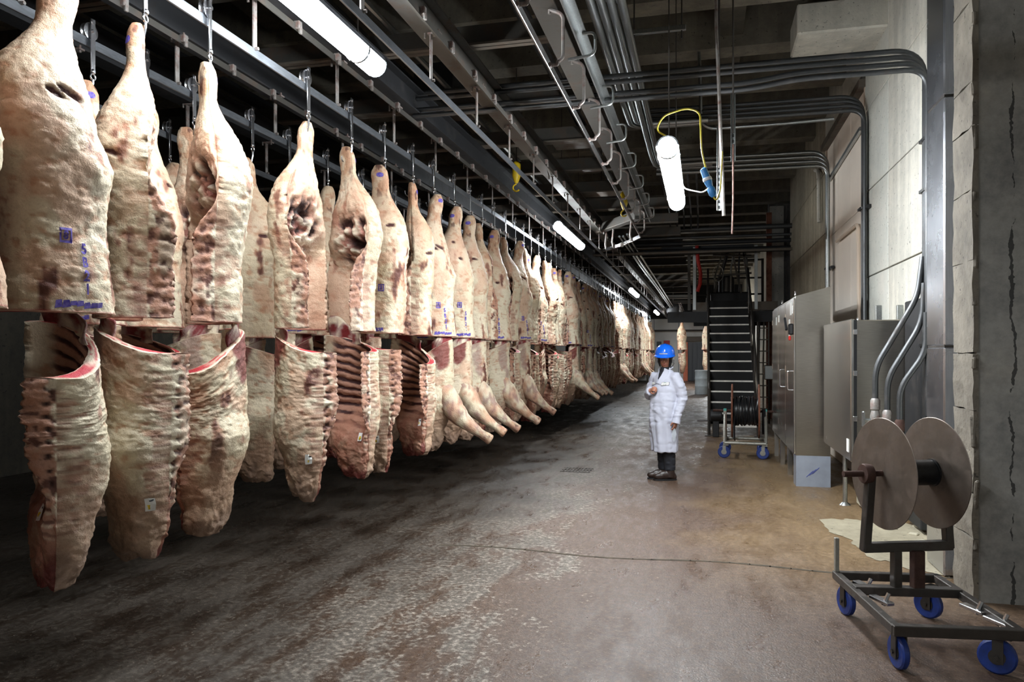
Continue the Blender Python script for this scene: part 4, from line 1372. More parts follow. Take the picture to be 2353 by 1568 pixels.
    def at(s, ph, d, lift=.003, inner=False):  # a point on the outer (or inner) face
        x = np.clip(ph / PI, 0, 1) * ((s.no if not inner else s.ni) - 1)
        y = np.clip(d / s.L, 0, 1) * (s.nd - 1)
        P = s.p[:, :s.no] if not inner else s.p[:, s.no:s.no + s.ni][:, ::-1]
        x0 = np.minimum(x.astype(int), P.shape[1] - 2)
        y0 = np.minimum(y.astype(int), s.nd - 2)
        fx, fy = (x - x0)[..., None], (y - y0)[..., None]
        q = P[y0, x0] * (1 - fx) * (1 - fy) + P[y0, x0 + 1] * fx * (1 - fy) + P[y0 + 1, x0] * (1 - fx) * fy + P[y0 + 1, x0 + 1] * fx * fy
        t1 = P[y0, x0 + 1] - P[y0, x0]
        t2 = P[y0 + 1, x0] - P[y0, x0]
        nn_ = np.cross(t1, t2)
        nn_ /= np.linalg.norm(nn_, axis=-1, keepdims=True) + 1e-9
        sgn = np.sign((nn_ * np.array([0, 1 if not inner else -1., 0])).sum(-1, keepdims=True) + 1e-9)
        return s.xf(q + nn_ * sgn * lift)


def colmesh(name, verts, faces, cols):
    me = bpy.data.meshes.new(name)
    me.from_pydata(verts, [], faces)
    at_ = me.color_attributes.new('Col', 'FLOAT_COLOR', 'POINT')
    at_.data.foreach_set('color', np.concatenate([np.array(cols), np.ones((len(cols), 1))], 1).astype(np.float32).ravel())
    me.polygons.foreach_set('use_smooth', [True] * len(me.polygons))
    me.materials.append(M['beef'])
    bm = bmesh.new()
    bm.from_mesh(me)
    bmesh.ops.recalc_face_normals(bm, faces=bm.faces)
    bm.to_mesh(me)
    bm.free()
    return me


def glyph(txt, size=1.0, bold=0.):
    cu = bpy.data.curves.new('t', 'FONT')
    cu.body = txt
    cu.size = size
    cu.align_x = 'CENTER'
    cu.align_y = 'CENTER'
    cu.resolution_u = 2
    cu.offset = bold
    ob = bpy.data.objects.new('t', cu)
    C.objects.link(ob)
    dg = bpy.context.evaluated_depsgraph_get()
    me = ob.evaluated_get(dg).to_mesh()
    v = [tuple(x.co) for x in me.vertices]
    f = [tuple(p.vertices) for p in me.polygons]
    ob.evaluated_get(dg).to_mesh_clear()
    bpy.data.objects.remove(ob)
    bpy.data.curves.remove(cu)
    return np.array(v), f


def stamp_mesh(q, seed):
    """inspection marks: a boxed mark, a column of characters and a smeared band, lying on the fat"""
    r = np.random.default_rng(seed)
    V, Fc = [], []

    def put(v2, f, ph0, d0):                   # v2: metres sideways, metres up
        side = -q.m
        ph = ph0 + v2[:, 0] * side * -1 / .30
        pos = q.at(ph, d0 - v2[:, 1], .004)
        k = len(V)
        V.extend(pos.tolist())
        Fc.extend([tuple(i + k for i in x) for x in f])
    ph0 = 1.9 + r.uniform(-.15, .25)
    for i, chx in enumerate(['CB44', '5B21', 'PB07'][seed % 3]):
        v, f = glyph(chx, .066, .0022)
        put(v[:, :2], f, ph0, 1.33 + i * .062)
    e, t_ = .034, .011
    sq = np.array([(-e, -e), (e, -e), (e, e), (-e, e), (-e + t_, -e + t_), (e - t_, -e + t_), (e - t_, e - t_), (-e + t_, e - t_)])
    fb = [(0, 1, 5, 4), (1, 2, 6, 5), (2, 3, 7, 6), (3, 0, 4, 7)]
    bx_d = 1.22 + r.uniform(-.05, .06)
    put(sq, fb, ph0 - .35, bx_d)
    v, f = glyph('8', .055, .002)
    put(v[:, :2], f, ph0 - .35, bx_d)
    for k in range(7):                         # smeared band
        x = -.12 + k * .036
        hw, hh = .017 + .007 * r.random(), .011 + .010 * r.random()
        sq2 = np.array([(x - hw, -hh), (x + hw, -hh * .6), (x + hw * .8, hh), (x - hw * .7, hh * .8)])
        put(sq2 + np.array([0, r.uniform(-.006, .006)]), [(0, 1, 2, 3)], ph0 - .1, 1.585)
    me = bpy.data.meshes.new('ink_stamp')
    me.from_pydata(V, [], Fc)
    me.materials.append(M['stamp_ink'])
    return me


def hock_mark(q, seed):
    r = np.random.default_rng(seed)
    g = np.linspace(-1, 1, 5)
    V, Fc = [], []
    X, Y = np.meshgrid(g, g, indexing='ij')
    ph0, d0 = r.uniform(.9, 2.2), r.uniform(.07, .13)
    k_ = 1 - .25 * (X ** 2) * (Y ** 2)
    pos = q.at(ph0 + X * .42 * k_, d0 + Y * .022 * k_, .003).reshape(-1, 3)
    f = [(i * 5 + j, i * 5 + j + 1, i * 5 + j + 6, i * 5 + j + 5) for i in range(4) for j in range(4)]
    me = bpy.data.meshes.new('ink_mark')
    me.from_pydata(pos.tolist(), [], f)
    me.materials.append(M['stamp_ink'])
    return me


def shank_mesh(m, seed):
    r = np.random.default_rng(seed)
    cps = [(.0, .0, .36), (.08, .06, .54), (.17, .10, .71), (.29, .14, .86), (.42, .19, .98), (.54, .18, 1.07), (.63, .18, 1.13), (.66, .18, 1.15)]
    rad = [.05, .14, .165, .125, .078, .054, .066, .052]
    n = 28
    cps = np.array(cps)
    tt = np.linspace(0, len(cps) - 1, 34)
    path = np.stack([np.interp(tt, np.arange(len(cps)), cps[:, q]) for q in range(3)], -1)
    for _ in range(3):
        path[1:-1] = (path[:-2] + 2 * path[1:-1] + path[2:]) / 4
    rr = np.interp(tt, np.arange(len(cps)), rad)
    rr[-5:] *= np.array([1.0, 1.06, 1.12, 1.1, .98])
    V, Cc = [], []
    u = np.array([0, 1., 0])
    for i in range(len(path)):
        t_ = path[min(i + 1, len(path) - 1)] - path[max(i - 1, 0)]
        t_ /= np.linalg.norm(t_)
        uu = u - t_ * u.dot(t_)
        uu /= np.linalg.norm(uu)
        w_ = np.cross(t_, uu)
        for k in range(n):
            an = 2 * PI * k / n
            sc = 1 + .12 * math.cos(2 * an + .5)
            V.append(path[i] + (uu * math.cos(an) * .82 + w_ * math.sin(an)) * rr[i] * sc)
    V = np.array(V).reshape(len(path), n, 3)
    q = V + r.uniform(0, 30, 3)
    nz = fbm(q, 12, seed) - .5
    cen = path[:, None, :]
    n4 = fbm(q * np.array([1, 1.5, 1]), 26, seed + 2) - .5
    V = V + (V - cen) * (nz * .42 + n4 * .22)[..., None]
    col = FAT + (FAT2 - FAT) * np.clip(.5 + 2 * nz, 0, 1)[..., None]
    s_ = np.linspace(0, 1, len(path))[:, None] * np.ones((1, n))
    col = mixc(col, PINK, sm(fbm(q, 9, seed + 4), .45, .62) * .75)
    str_ = fbm(q * np.array([1, 3., 1]), 16, seed + 6)
    col = mixc(col, MEMB * .7 + RED * .3, sm(str_, .50, .62) * .75)
    col = mixc(col, TAN, sm(-n4, .08, .2) * .6)
    col = mixc(col, TAN, sm(s_, .6, .95) * .5)
    col = mixc(col, MAROON, sm(fbm(q, 24, seed + 7), .64, .72) * sm(s_, .6, .9))
    V = V.reshape(-1, 3)
    V[:, 0] *= -m
    V[:, 2] *= -1
    V = V.tolist()
    cols = col.reshape(-1, 3).tolist()
    f = []
    for i in range(len(path) - 1):
        for k in range(n):
            k2 = (k + 1) % n
            f.append((i * n + k, i * n + k2, (i + 1) * n + k2, (i + 1) * n + k))
    e0 = (len(path) - 1) * n
    V.append(np.mean(V[e0:e0 + n], 0).tolist())
    cols.append((CUT * .7 + TAN * .3).tolist())
    f += [(e0 + k, e0 + (k + 1) % n, len(V) - 1) for k in range(n)]
    return colmesh('foreshank', V, f, cols)


def flap_mesh(q):
    """thin flank sheet that still joins the two quarters along the belly side"""
    ph = np.linspace(1.55, 2.95, 18)
    up = np.linspace(0, 1, 10)
    base = s0 = q.p[0, :q.no]
    inn = q.p[0, q.no:q.no + q.ni][::-1]
    o = np.stack([np.interp(ph, q.phi, .5 * base[:, k] + .5 * np.interp(np.linspace(0, 1, q.no), np.linspace(0, 1, q.ni), inn[:, k])) for k in range(3)], -1)
    V = []
    for j, u in enumerate(up):
        row = o.copy()
        row[:, 2] += .06 - u * (.20 + .05 * np.sin(ph * 3))
        row[:, 1] += .012 * np.sin(ph * 9 + u * 5) - .02 * u
        V.append(row)
    V = np.array(V)
    nz = fbm(V + 3, 14, q.seed)
    col = mixc(np.broadcast_to(MEMB, V.shape).copy(), RED * .8, sm(nz, .5, .62))
    col = mixc(col, FAT, sm(1 - nz, .52, .62))
    back = V + np.array([0, -.012, 0])
    A_ = q.xf(np.concatenate([V.reshape(-1, 3), back.reshape(-1, 3)]))
    n, k_ = 18, 180
    f = [(j * n + i, j * n + i + 1, (j + 1) * n + i + 1, (j + 1) * n + i) for j in range(9) for i in range(17)]
    f += [tuple(x + k_ for x in g_[::-1]) for g_ in f]
    f += [(i, i + 1, i + 1 + k_, i + k_) for i in range(17)] + [(162 + i, 162 + i + 1, 162 + i + 1 + k_, 162 + i + k_) for i in range(17)]
    f += [(j * n, (j + 1) * n, (j + 1) * n + k_, j * n + k_) for j in range(9)] + [(j * n + 17, (j + 1) * n + 17, (j + 1) * n + 17 + k_, j * n + 17 + k_) for j in range(9)]
    cc_ = np.concatenate([col.reshape(-1, 3)] * 2)
    return colmesh('flank_membrane', A_.tolist(), f, cc_.tolist())


def tag_mesh(q, inner, seed):
    r = np.random.default_rng(seed)
    g = np.linspace(-1, 1, 3)
    X, Y = np.meshgrid(g, g, indexing='ij')
    if inner:
        ph0, d0 = .75, .90
    else:
        ph0, d0 = .35, .95
    pos = q.at(ph0 + X * .13, d0 + Y * .036, .012, inner).reshape(-1, 3)
    f = [(i * 3 + j, i * 3 + j + 1, i * 3 + j + 4, i * 3 + j + 3) for i in range(2) for j in range(2)]
    me = bpy.data.meshes.new('paper_tag')
    me.from_pydata(pos.tolist(), [], f)
    me.materials.append(M['white_label'])
    pos2 = q.at(ph0 + X * .035 + .02, d0 + .012 + Y * .011, .015, inner).reshape(-1, 3)
    pos3 = q.at(ph0 - .04 + X * .05, d0 - .018 + Y * .006, .015, inner).reshape(-1, 3)
    me = bpy.data.meshes.new('paper_tag')
    me.from_pydata(pos.tolist() + pos2.tolist() + pos3.tolist(), [], f + [tuple(x + 9 for x in g_) for g_ in f] + [tuple(x + 18 for x in g_) for g_ in f])
    for mt in ('white_label', 'yellow_plastic', 'ink_black'):
        me.materials.append(M[mt])
    me.polygons.foreach_set('material_index', [0] * 4 + [1] * 4 + [2] * 4)
    return me


VAR = 4
HQ, FQ = {}, {}
for m_ in (1, -1):
    for v_ in range(VAR):
        q = Quarter('hind', m_, 100 + v_ * 7 + (0 if m_ > 0 else 50))
        HQ[m_, v_] = dict(q=q, body=q.mesh('hindquarter'), cut=q.cut('cut_face'), ink=stamp_mesh(q, v_ + 1), hock=hock_mark(q, 31 + v_))
        q = Quarter('fore', m_, 300 + v_ * 7 + (0 if m_ > 0 else 51))
        FQ[m_, v_] = dict(q=q, body=q.mesh('forequarter'), cut=q.cut('cut_face'), shank=shank_mesh(m_, 500 + v_), flap=flap_mesh(q), tag_i=tag_mesh(q, True, v_), tag_o=tag_mesh(q, False, v_))

HOCK = 3.46                                # height of the hock tops


def facing(X, Y, psi):
    t_ = Vector((-X, -Y)).normalized()
    v = -t_
    r_ = Vector((v.y, -v.x))
    b = t_ * math.cos(psi) + r_ * math.sin(psi)
    return math.atan2(b.y, b.x) - PI / 2


def side(X, Y, m_, hv, fv, ph, pf, label, group=None, shank=False, tg=None, ink=True, sc=1., ztop=HOCK, drop=.035, sway=0., fdx=(0, 0)):
    rz = facing(X, Y, math.radians(ph))
    o = thing('beef_side', label, 'beef side', (X, Y, ztop), 0, group)
    H, Fq = HQ[m_, hv % VAR], FQ[m_, fv % VAR]
    h = link('hindquarter', H['body'], None, o, (0, 0, 0), rz)
    h.scale = (sc, sc, 1)
    link('cut_face', H['cut'], None, h)
    if ink:
        link('ink_stamp', H['ink'], None, h)['kind'] = 'stuff'
        link('ink_mark', H['hock'], None, h)
    rf = facing(X, Y, math.radians(pf))
    f = link('forequarter', Fq['body'], None, o, (fdx[0], fdx[1], -1.62 - drop), rf)
    f.scale = (sc, sc, random.uniform(.97, 1.03))
    f.rotation_euler.y = sway
    link('cut_face', Fq['cut'], None, f)
    link('flank_membrane', Fq['flap'], None, f)
    if shank:
        link('foreshank', Fq['shank'], None, f)
    if tg:
        link('paper_tag', Fq['tag_' + tg], None, f)
    return o


# trolleys
TW = MB().lathe([(.012, -.016), (.05, -.018), (.058, -.016), (.044, -.006), (.044, .006), (.058, .016), (.05, .018), (.012, .016)], 20, 'X').mesh('wheel', True)
TS = MB().box((.03, 0, -.10), (.008, .038, .36), None, .002).box((.03, 0, -.27), (.03, .03, .03), None, .006).cyl((.0, 0, 0), (.045, 0, 0), .012, 10).cyl((.02, 0, .06), (.04, 0, .06), .014, 8).mesh('strap', True)
TH = MB().tube(arc((.03, 0, -.315), (0, 1, 0), (0, 0, 1), .022, -PI / 2 + .2, PI * 1.5 - .2, 12), .007, 8).tube(bend([(.03, 0, -.335), (.03, .0, -.40), (.0, .0, -.45), (-.03, .0, -.46), (-.055, .0, -.44)], .04), [.008] * 24, 8).mesh('hook', True) if False else None
m = MB().tube(arc((.03, 0, -.305), (0, 1, 0), (0, 0, 1), .02, 0, 2 * PI, 14), .0065, 8)
hp = bend([(.03, 0, -.325), (.03, 0, -.36), (.012, 0, -.44), (-.03, 0, -.48), (-.06, 0, -.46), (-.065, 0, -.42)], .05, 5)
m.tube(hp, [.009 - .005 * i / (len(hp) - 1) for i in range(len(hp))], 8)
TH = m.mesh('hook', True)


def trolley(X, Y, label, group):
    o = thing('trolley_hook', label, 'hook', (X, Y, RZ + .075), random.uniform(-.25, .25), group)
    link('wheel', TW, 'bright_steel', o)
    link('strap', TS, 'bright_steel', o)
    link('hook', TH, 'bright_steel', o)
    return o


XR = -3.0
# (column of the hock in the photo, side, hind look, fore look, options, label)
NEAR = [
    (-150, 1, 1, 1, -10, -20, dict(shank=False), 'beef side cut off by the picture edge next to the largest pale carcass'),
    (108, 1, 0, 3, 12, 100, dict(tg='i'), 'huge smooth pale beef side with open ribcage rim and paper tag below'),
    (322, -1, 1, 1, -82, -52, dict(tg='o'), 'beef side with backbone toward its mirrored twin and purple spotted flank'),
    (472, 1, 2, 0, 106, 52, dict(), 'beef side with open pelvis and blue dab on the bulging shoulder'),
    (702, -1, 0, 3, -120, -58, dict(tg='o'), 'beef side with hollow pelvis turned right above a sawn backbone edge'),
    (801, 1, 3, 1, 126, 142, dict(tg='i'), 'beef side showing spine and ribs left of fat with a tag on its neck'),
    (878, -1, 2, 2, -6, -76, dict(tg='o'), 'broad smooth fat faced beef side with boxed purple stamps'),
    (944, 1, 1, 0, 92, 140, dict(tg='i'), 'beef side with dark pelvic hole above a wide tagged rib panel'),
    (992, 1, 0, 0, 12, 2, dict(shank=True), 'pale beef side with bare purple brisket and a shank poking into the aisle'),
    (1040, 1, 3, 3, 4, -6, dict(shank=True), 'beef side with dark red chest patch and the longest shank into the aisle'),
    (1076, 1, 2, 1, -14, 0, dict(shank=True), 'beef side with reddish membrane strip, shank behind the longest one'),
    (1104, -1, 0, 2, -50, -110, dict(), 'narrow beef side squeezed behind the membrane striped one'),
    (1132, 1, 1, 2, 0, 14, dict(shank=True), 'beef side with smooth rump next to one with dark exposed spine'),
    (1158, 1, 3, 1, 122, 138, dict(), 'beef side with dark exposed spine above dense dark ribs'),
]
HGRP = 'trolley hooks of the front row'
for i, (px, m_, hv, fv, ph, pf, opt, lab) in enumerate(NEAR):
    Y = Yat(px, XR) if px > 0 else 2.35
    side(XR, Y, m_, hv, fv, ph, pf, lab, None, **opt)
    trolley(XR, Y, 'steel wheel trolley with hook holding a carcass of the front row', HGRP)
last = Yat(1158, XR)
pat = [(1, 0, 1, 8, -4, True, 'fat'), (-1, 2, 3, -70, -58, False, 'spine'), (1, 1, 0, 118, 138, False, 'rib'), (1, 3, 2, 120, 140, False, 'rib'), (1, 2, 3, -4, 6, True, 'fat'),
       (1, 0, 2, 10, 134, False, 'rib'), (-1, 1, 1, -20, -40, False, 'spine'), (1, 3, 0, 2, -6, True, 'fat'), (-1, 3, 2, -8, -30, False, 'spine'), (1, 1, 3, 24, 70, False, 'rib')]
LABF = {'fat': 'beef side with foreshank toward the aisle',
        'spine': 'beef side with backbone edge beside its fat',
        'rib': 'beef side with forequarter ribs showing'}
Y = last + .62
i = 0
while Y < 45.2:
    m_, hv, fv, ph, pf, shk, kd = pat[(i * 3 + i // 10) % 10]
    zone = 'under the tube lamp by the rail switch' if Y < 16 else 'past the switch before the next lamp' if Y < 25.5 else 'around the halfway tube lamp' if Y < 30 else 'in the far end of the row'
    side(XR + random.uniform(-.06, .06), Y, m_, hv + i, fv + i // 2, ph + random.uniform(-14, 14), pf + random.uniform(-10, 10), LABF[kd] + ' ' + zone, 'front row ' + zone + ', ' + kd, shk, sc=random.uniform(.95, 1.04), ztop=HOCK + random.uniform(-.04, .03), ink=Y < 26)
    trolley(XR, Y, 'steel wheel trolley with hook holding a carcass of the front row', HGRP)
    Y += .58 + random.uniform(-.03, .07) + (.0 if Y < 25 else .08)
    i += 1
# second row behind
X2 = -3.97
Y = 3.1
i = 0
for px in (205, 330, 440, 574, 660, 748, 830, 905, 960, 1010, 1052, 1092, 1122, 1150, 1176, 1200):
    Y = Yat(px, X2)
    shk = i in (3, 6, 9)
    side(X2, Y, 1 if i % 3 else -1, i + 1, i + (0 if i != 3 else 1), (-5, 20, 150, 4)[i % 4], (10, 160, -30, -4)[i % 4], 'beef side in the shadowed second row, ' + ('foreshank poking forward' if shk else ('fat side to the aisle', 'ribs to the aisle', 'inner face to the aisle', 'smooth flank to the aisle')[i % 4]), 'second row of beef sides, ' + ('shank' if shk else 'abcd'[i % 4]), shk, None, i % 2 == 0, ztop=HOCK - (.0 if i != 3 else .05))
    trolley(X2, Y, 'steel wheel trolley with hook on the shadowed second rail', 'trolley hooks of the second row')
    i += 1
for i, Y in enumerate((6.2, 7.4, 8.8, 10.4, 12.2)):
    side(-4.94, Y, 1, i, i + 1, 10 * i, 20, 'beef side in the dark third row close to the left wall', 'third row of beef sides', False, None, False)
    trolley(-4.94, Y, 'steel wheel trolley with hook on the dark third rail', 'trolley hooks of the third row')
# two lone sides far away before the back wall
for (X, Y, m_, a, lab) in ((-1.12, 42.4, 1, 20, 'lone beef side hanging before the orange jamb of the far door'), (.22, 41.0, -1, -20, 'lone beef side half hidden by the stairs near the white drum')):
    side(X, Y, m_, 1, 2, a, 80 * m_, lab, None, False, None, False, ztop=HOCK)
    trolley(X, Y, 'trolley hook of a lone beef side before the far wall', 'far trolley hooks')
rail(-1.12, 38, 45.6, 'short far rail carrying a lone beef side before the far door', 1.3, 'strap', .3, False)
rail(.22, 38, 45.6, 'short far rail carrying the beef side half hidden by the stairs', 1.3, 'strap', .3, False)
fb_ = ibeam(.22, 38, 45.6, RZ + .40, .22, .16, 'far steel beam over the rail half hidden by the stairs')
for y in (.6, 3.4, 6.4):
    MB().cyl((0, y, .2), (0, y, 1.5), .02, 8).build('hanger_rod', 'dark_frame', fb_)
# spare empty trolleys bunched on the second rail, seen between the hooks
for i in range(10):
    trolley(-3.97, 15.8 + i * .28, 'empty steel trolley hook bunched with others on the second rail', 'empty trolleys on the second rail')
# pins through some hocks, blue dab on a shoulder

# ------------------------------------------------------------------ person
def remeshed(mb, name, voxel, smooth=2, fold=None):
    me = mb.mesh(name)
    ob = bpy.data.objects.new(name, me)
    C.objects.link(ob)
    r = ob.modifiers.new('r', 'REMESH')
    r.mode = 'VOXEL'
    r.voxel_size = voxel
    r.use_smooth_shade = True
    s_ = ob.modifiers.new('s', 'SMOOTH')
    s_.iterations = smooth
    s_.factor = .5
    dg = bpy.context.evaluated_depsgraph_get()
    ev = ob.evaluated_get(dg)
    me2 = bpy.data.meshes.new_from_object(ev)
    bpy.data.objects.remove(ob)
    bpy.data.meshes.remove(me)
    me2.name = name
    n = len(me2.vertices)
    if fold:
        co = np.empty(n * 3)
        no = np.empty(n * 3)
        me2.vertices.foreach_get('co', co)
        me2.vertices.foreach_get('normal', no)
        co, no = co.reshape(-1, 3), no.reshape(-1, 3)
        co = co + no * fold(co)[:, None]
        me2.vertices.foreach_set('co', co.ravel())
    me2.polygons.foreach_set('use_smooth', [True] * len(me2.polygons))
    me2.update()
    return me2


def ell(mb, c, r, n=16, rot=None):
    prof = [(max(math.cos(a), .02), math.sin(a)) for a in [-PI / 2 + PI * i / 12 for i in range(13)]]
    vs0 = len(mb.v)
    t_ = MB().lathe(prof, n)
    R = rot or Matrix.Identity(3)
    mb.add([R @ Vector((x * r[0], y * r[1], z * r[2])) + Vector(c) for x, y, z in t_.v], t_.f)


def loft(mb, rings, n=28):
    vs, fs = [], []
    for (z, cx, cy, rx, ry) in rings:
        for k in range(n):
            a = 2 * PI * k / n
            vs.append((cx + rx * math.cos(a), cy + ry * math.sin(a), z))
    for i in range(len(rings) - 1):
        for k in range(n):
            fs.append((i * n + k, i * n + (k + 1) % n, (i + 1) * n + (k + 1) % n, (i + 1) * n + k))
    fs += [tuple(range(n)), tuple(range((len(rings) - 1) * n, len(rings) * n))]
    mb.add(vs, fs)


def hand(mb, wrist, d, palm_n, curl, size=1.):
    """palm and five bent fingers; d: direction of the hand, palm_n: palm normal"""
    d, nrm = Vector(d).normalized(), Vector(palm_n).normalized()
    sd = d.cross(nrm).normalized()
    w0 = Vector(wrist)
    R = Matrix((sd, nrm, d)).transposed()
    ell(mb, w0 + d * .05 * size, (.042 * size, .018 * size, .055 * size), 14, R)
    for i, (off, ln) in enumerate(((-.028, .070), (-.009, .080), (.010, .076), (.028, .060))):
        p = w0 + d * .085 * size + sd * off * size
        pts = [w0 + d * .05 * size + sd * off * .8 * size, p]
        an = 0
        for k in range(3):
            an += curl
            dr = d * math.cos(an) + nrm * math.sin(an)
            p = p + dr * (ln / 3 * (1.2 - .2 * k)) * size
            pts.append(p)
        mb.tube(pts, [.0095 * size, .0098 * size, .009 * size, .0085 * size, .007 * size], 8)
    b0 = w0 + d * .025 * size - sd * .032 * size
    pts = [b0, b0 - sd * .022 * size + d * .025 * size + nrm * .012 * size, b0 - sd * .022 * size + d * .05 * size + nrm * .03 * size, b0 - sd * .008 * size + d * .068 * size + nrm * .042 * size]
    mb.tube(pts, [.013 * size, .012 * size, .0105 * size, .008 * size], 8)


BR = Matrix.Rotation(math.radians(-34), 3, 'Z')
FEET = ((.06, .03), (-.06, -.02))
PXX, PYY = -.47, 10.1
pe = thing('person', 'person in blue hard hat and long white coat standing in the aisle', 'person', (PXX, PYY, 0), math.radians(-38))
HEADR = Matrix.Rotation(math.radians(36), 3, 'Z') @ Matrix.Rotation(math.radians(9), 3, 'X')
HC = Vector((0, -.015, 1.575))


def hp_(v):
    return HC + HEADR @ Vector(v)


SH_L, EL_L, WR_L = (.175, .0, 1.33), (.225, .04, 1.06), (.215, -.06, .80)
SH_R, EL_R, WR_R = (-.175, .0, 1.33), (-.25, -.03, 1.08), (-.075, -.205, 1.17)
b = MB()
loft(b, [(.86, 0, 0, .14, .10), (.95, 0, 0, .15, .105), (1.08, 0, -.01, .12, .09), (1.25, 0, 0, .15, .10), (1.35, 0, .01, .14, .085), (1.40, 0, .01, .07, .06)])
b.tube([(0, .01, 1.36), (0, .0, 1.45), (0, -.01, 1.52)], [.055, .05, .052], 16)
ell(b, hp_((0, .012, .025)), (.074, .092, .098), 20, HEADR)
ell(b, hp_((0, -.022, -.035)), (.058, .066, .078), 18, HEADR)
ell(b, hp_((0, -.052, -.082)), (.028, .024, .022), 12, HEADR)          # chin
ell(b, hp_((0, -.096, -.022)), (.013, .018, .024), 10, HEADR)          # nose
b.tube([hp_((0, -.082, .022)), hp_((0, -.098, -.016))], [.010, .012], 10)
for s_ in (-1, 1):
    ell(b, hp_((s_ * .034, -.066, -.022)), (.022, .02, .02), 10, HEADR)  # cheeks
    ell(b, hp_((s_ * .078, .012, -.005)), (.010, .02, .032), 10, HEADR)  # ears
    fc = BR @ Vector(FEET[0 if s_ > 0 else 1] + (0,))
    b.tube([(s_ * .08, 0, .92), (fc.x, fc.y, .5), (fc.x, fc.y + .01, .25), (fc.x, fc.y + .012, .09)], [.09, .055, .042, .036], 14)
    tt_ = fc + BR @ Vector((0, -.08, .05))
    b.tube([(fc.x, fc.y + .01, .07), (tt_.x, tt_.y, .045)], [.034, .03], 10)
ell(b, hp_((0, -.083, -.058)), (.022, .010, .008), 10, HEADR)
b.tube([(0.06, .0, 1.35), SH_L, EL_L, WR_L], [.05, .055, .042, .028], 12)
b.tube([(-0.06, .0, 1.35), SH_R, EL_R, WR_R], [.05, .055, .042, .028], 12)
hand(b, WR_L, (.02, -.12, -1), (-.9, -.1, 0), .35, .95)
hand(b, WR_R, (.85, -.35, .25), (.1, .6, -.35), .75, .95)
body = link('body', remeshed(b, 'body', .0055, 2), 'skin', pe)
# face details
for s_ in (-1, 1):
    m = MB()
    ell(m, hp_((s_ * .030, -.0755, .012)), (.0125, .007, .0046), 12, HEADR)
    e_ = m.build('eye', 'eye_white', body, True)
    m = MB()
    ell(m, hp_((s_ * .030, -.0815, .012)), (.0052, .003, .0044), 10, HEADR)
    m.build('iris', 'dark_hair', e_, True) if False else link('iris', m.mesh('iris', True), 'dark_hair', body)
    MB().tube([hp_((s_ * .014, -.085, .027)), hp_((s_ * .03, -.084, .032)), hp_((s_ * .047, -.073, .027))], [.003, .0042, .002], 6).build('eyebrow', 'dark_hair', body, True)
m = MB()
ell(m, hp_((0, -.0905, -.0575)), (.021, .005, .0065), 10, HEADR)
m.build('mouth', 'lip', body, True)
m = MB()
ell(m, hp_((0, .035, -.01)), (.078, .078, .10), 16, HEADR)
for s_ in (-1, 1):
    m.tube([hp_((s_ * .066, -.035, .05)), hp_((s_ * .074, -.02, -.03)), hp_((s_ * .06, -.005, -.10))], [.016, .02, .012], 10)
link('hair', remeshed(m, 'hair', .006, 2), 'dark_hair', pe)

# coat
ct = MB()
loft(ct, [(.37, .0, -.015, .185, .175), (.5, .0, -.02, .185, .175), (.7, .0, -.03, .185, .175), (.9, .0, -.04, .185, .17), (1.05, 0, -.04, .185, .155), (1.2, 0, -.02, .188, .135), (1.32, 0, 0, .185, .115), (1.38, 0, .01, .14, .095), (1.425, 0, .015, .085, .078), (1.44, 0, .015, .06, .06)])
ct.tube([(.06, 0, 1.33), (.16, 0, 1.335), (.215, .02, 1.22), (.245, .045, 1.06), (.235, -.01, .93), (.225, -.05, .80), (.222, -.06, .765)], [.07, .078, .076, .072, .064, .055, .054], 18)
ct.tube([(-.06, 0, 1.33), (-.16, 0, 1.335), (-.22, .0, 1.22), (-.262, -.03, 1.075), (-.20, -.10, 1.11), (-.125, -.165, 1.145), (-.10, -.185, 1.155)], [.07, .078, .074, .07, .062, .054, .052], 18)


def folds(p):
    z = p[:, 2]
    ang = np.arctan2(p[:, 1], p[:, 0])
    rad = np.hypot(p[:, 0], p[:, 1])
    low = 1 - sm(z, .8, 1.15)
    f = low * (.008 * np.sin(ang * 5 + 2.3 * np.sin(z * 4)) + .006 * np.sin(ang * 11 + z * 6))
    q = p * np.array([1, 1, .5])
    f += (vnoise(q * np.array([1, 1, .6]) + 4, 9, 3) - .5) * .016
    rd = p + .03 * np.stack([vnoise(p, 18, 1), vnoise(p, 18, 2), vnoise(p, 18, 4)], -1)
    f += (np.abs(vnoise(rd * np.array([1, 1, 1.5]) + 2, 10, 8) - .5) - .22) * .022
    arm = sm(rad, .19, .215) * sm(z, .74, .8)
    f += arm * (np.abs(vnoise(rd * np.array([.7, .7, 1.7]) + 7, 17, 12) - .5) - .2) * .026 * (1 - sm(z, 1.25, 1.34))
    return f


coat_me = remeshed(ct, 'coat', .009, 3, folds)
coat = link('coat', coat_me, 'coat_white', pe)
bm = bmesh.new()
bm.from_mesh(coat_me)
tree = BVHTree.FromBMesh(bm)
bm.free()


def onto(x, z, lift=.004, y0=-.6):
    hit = tree.ray_cast(Vector((x, y0, z)), Vector((0, 1, 0)))
    if hit[0] is None:
        return Vector((x, -.15, z))
    return hit[0] + Vector((0, -lift, 0)) + hit[1] * lift * .3


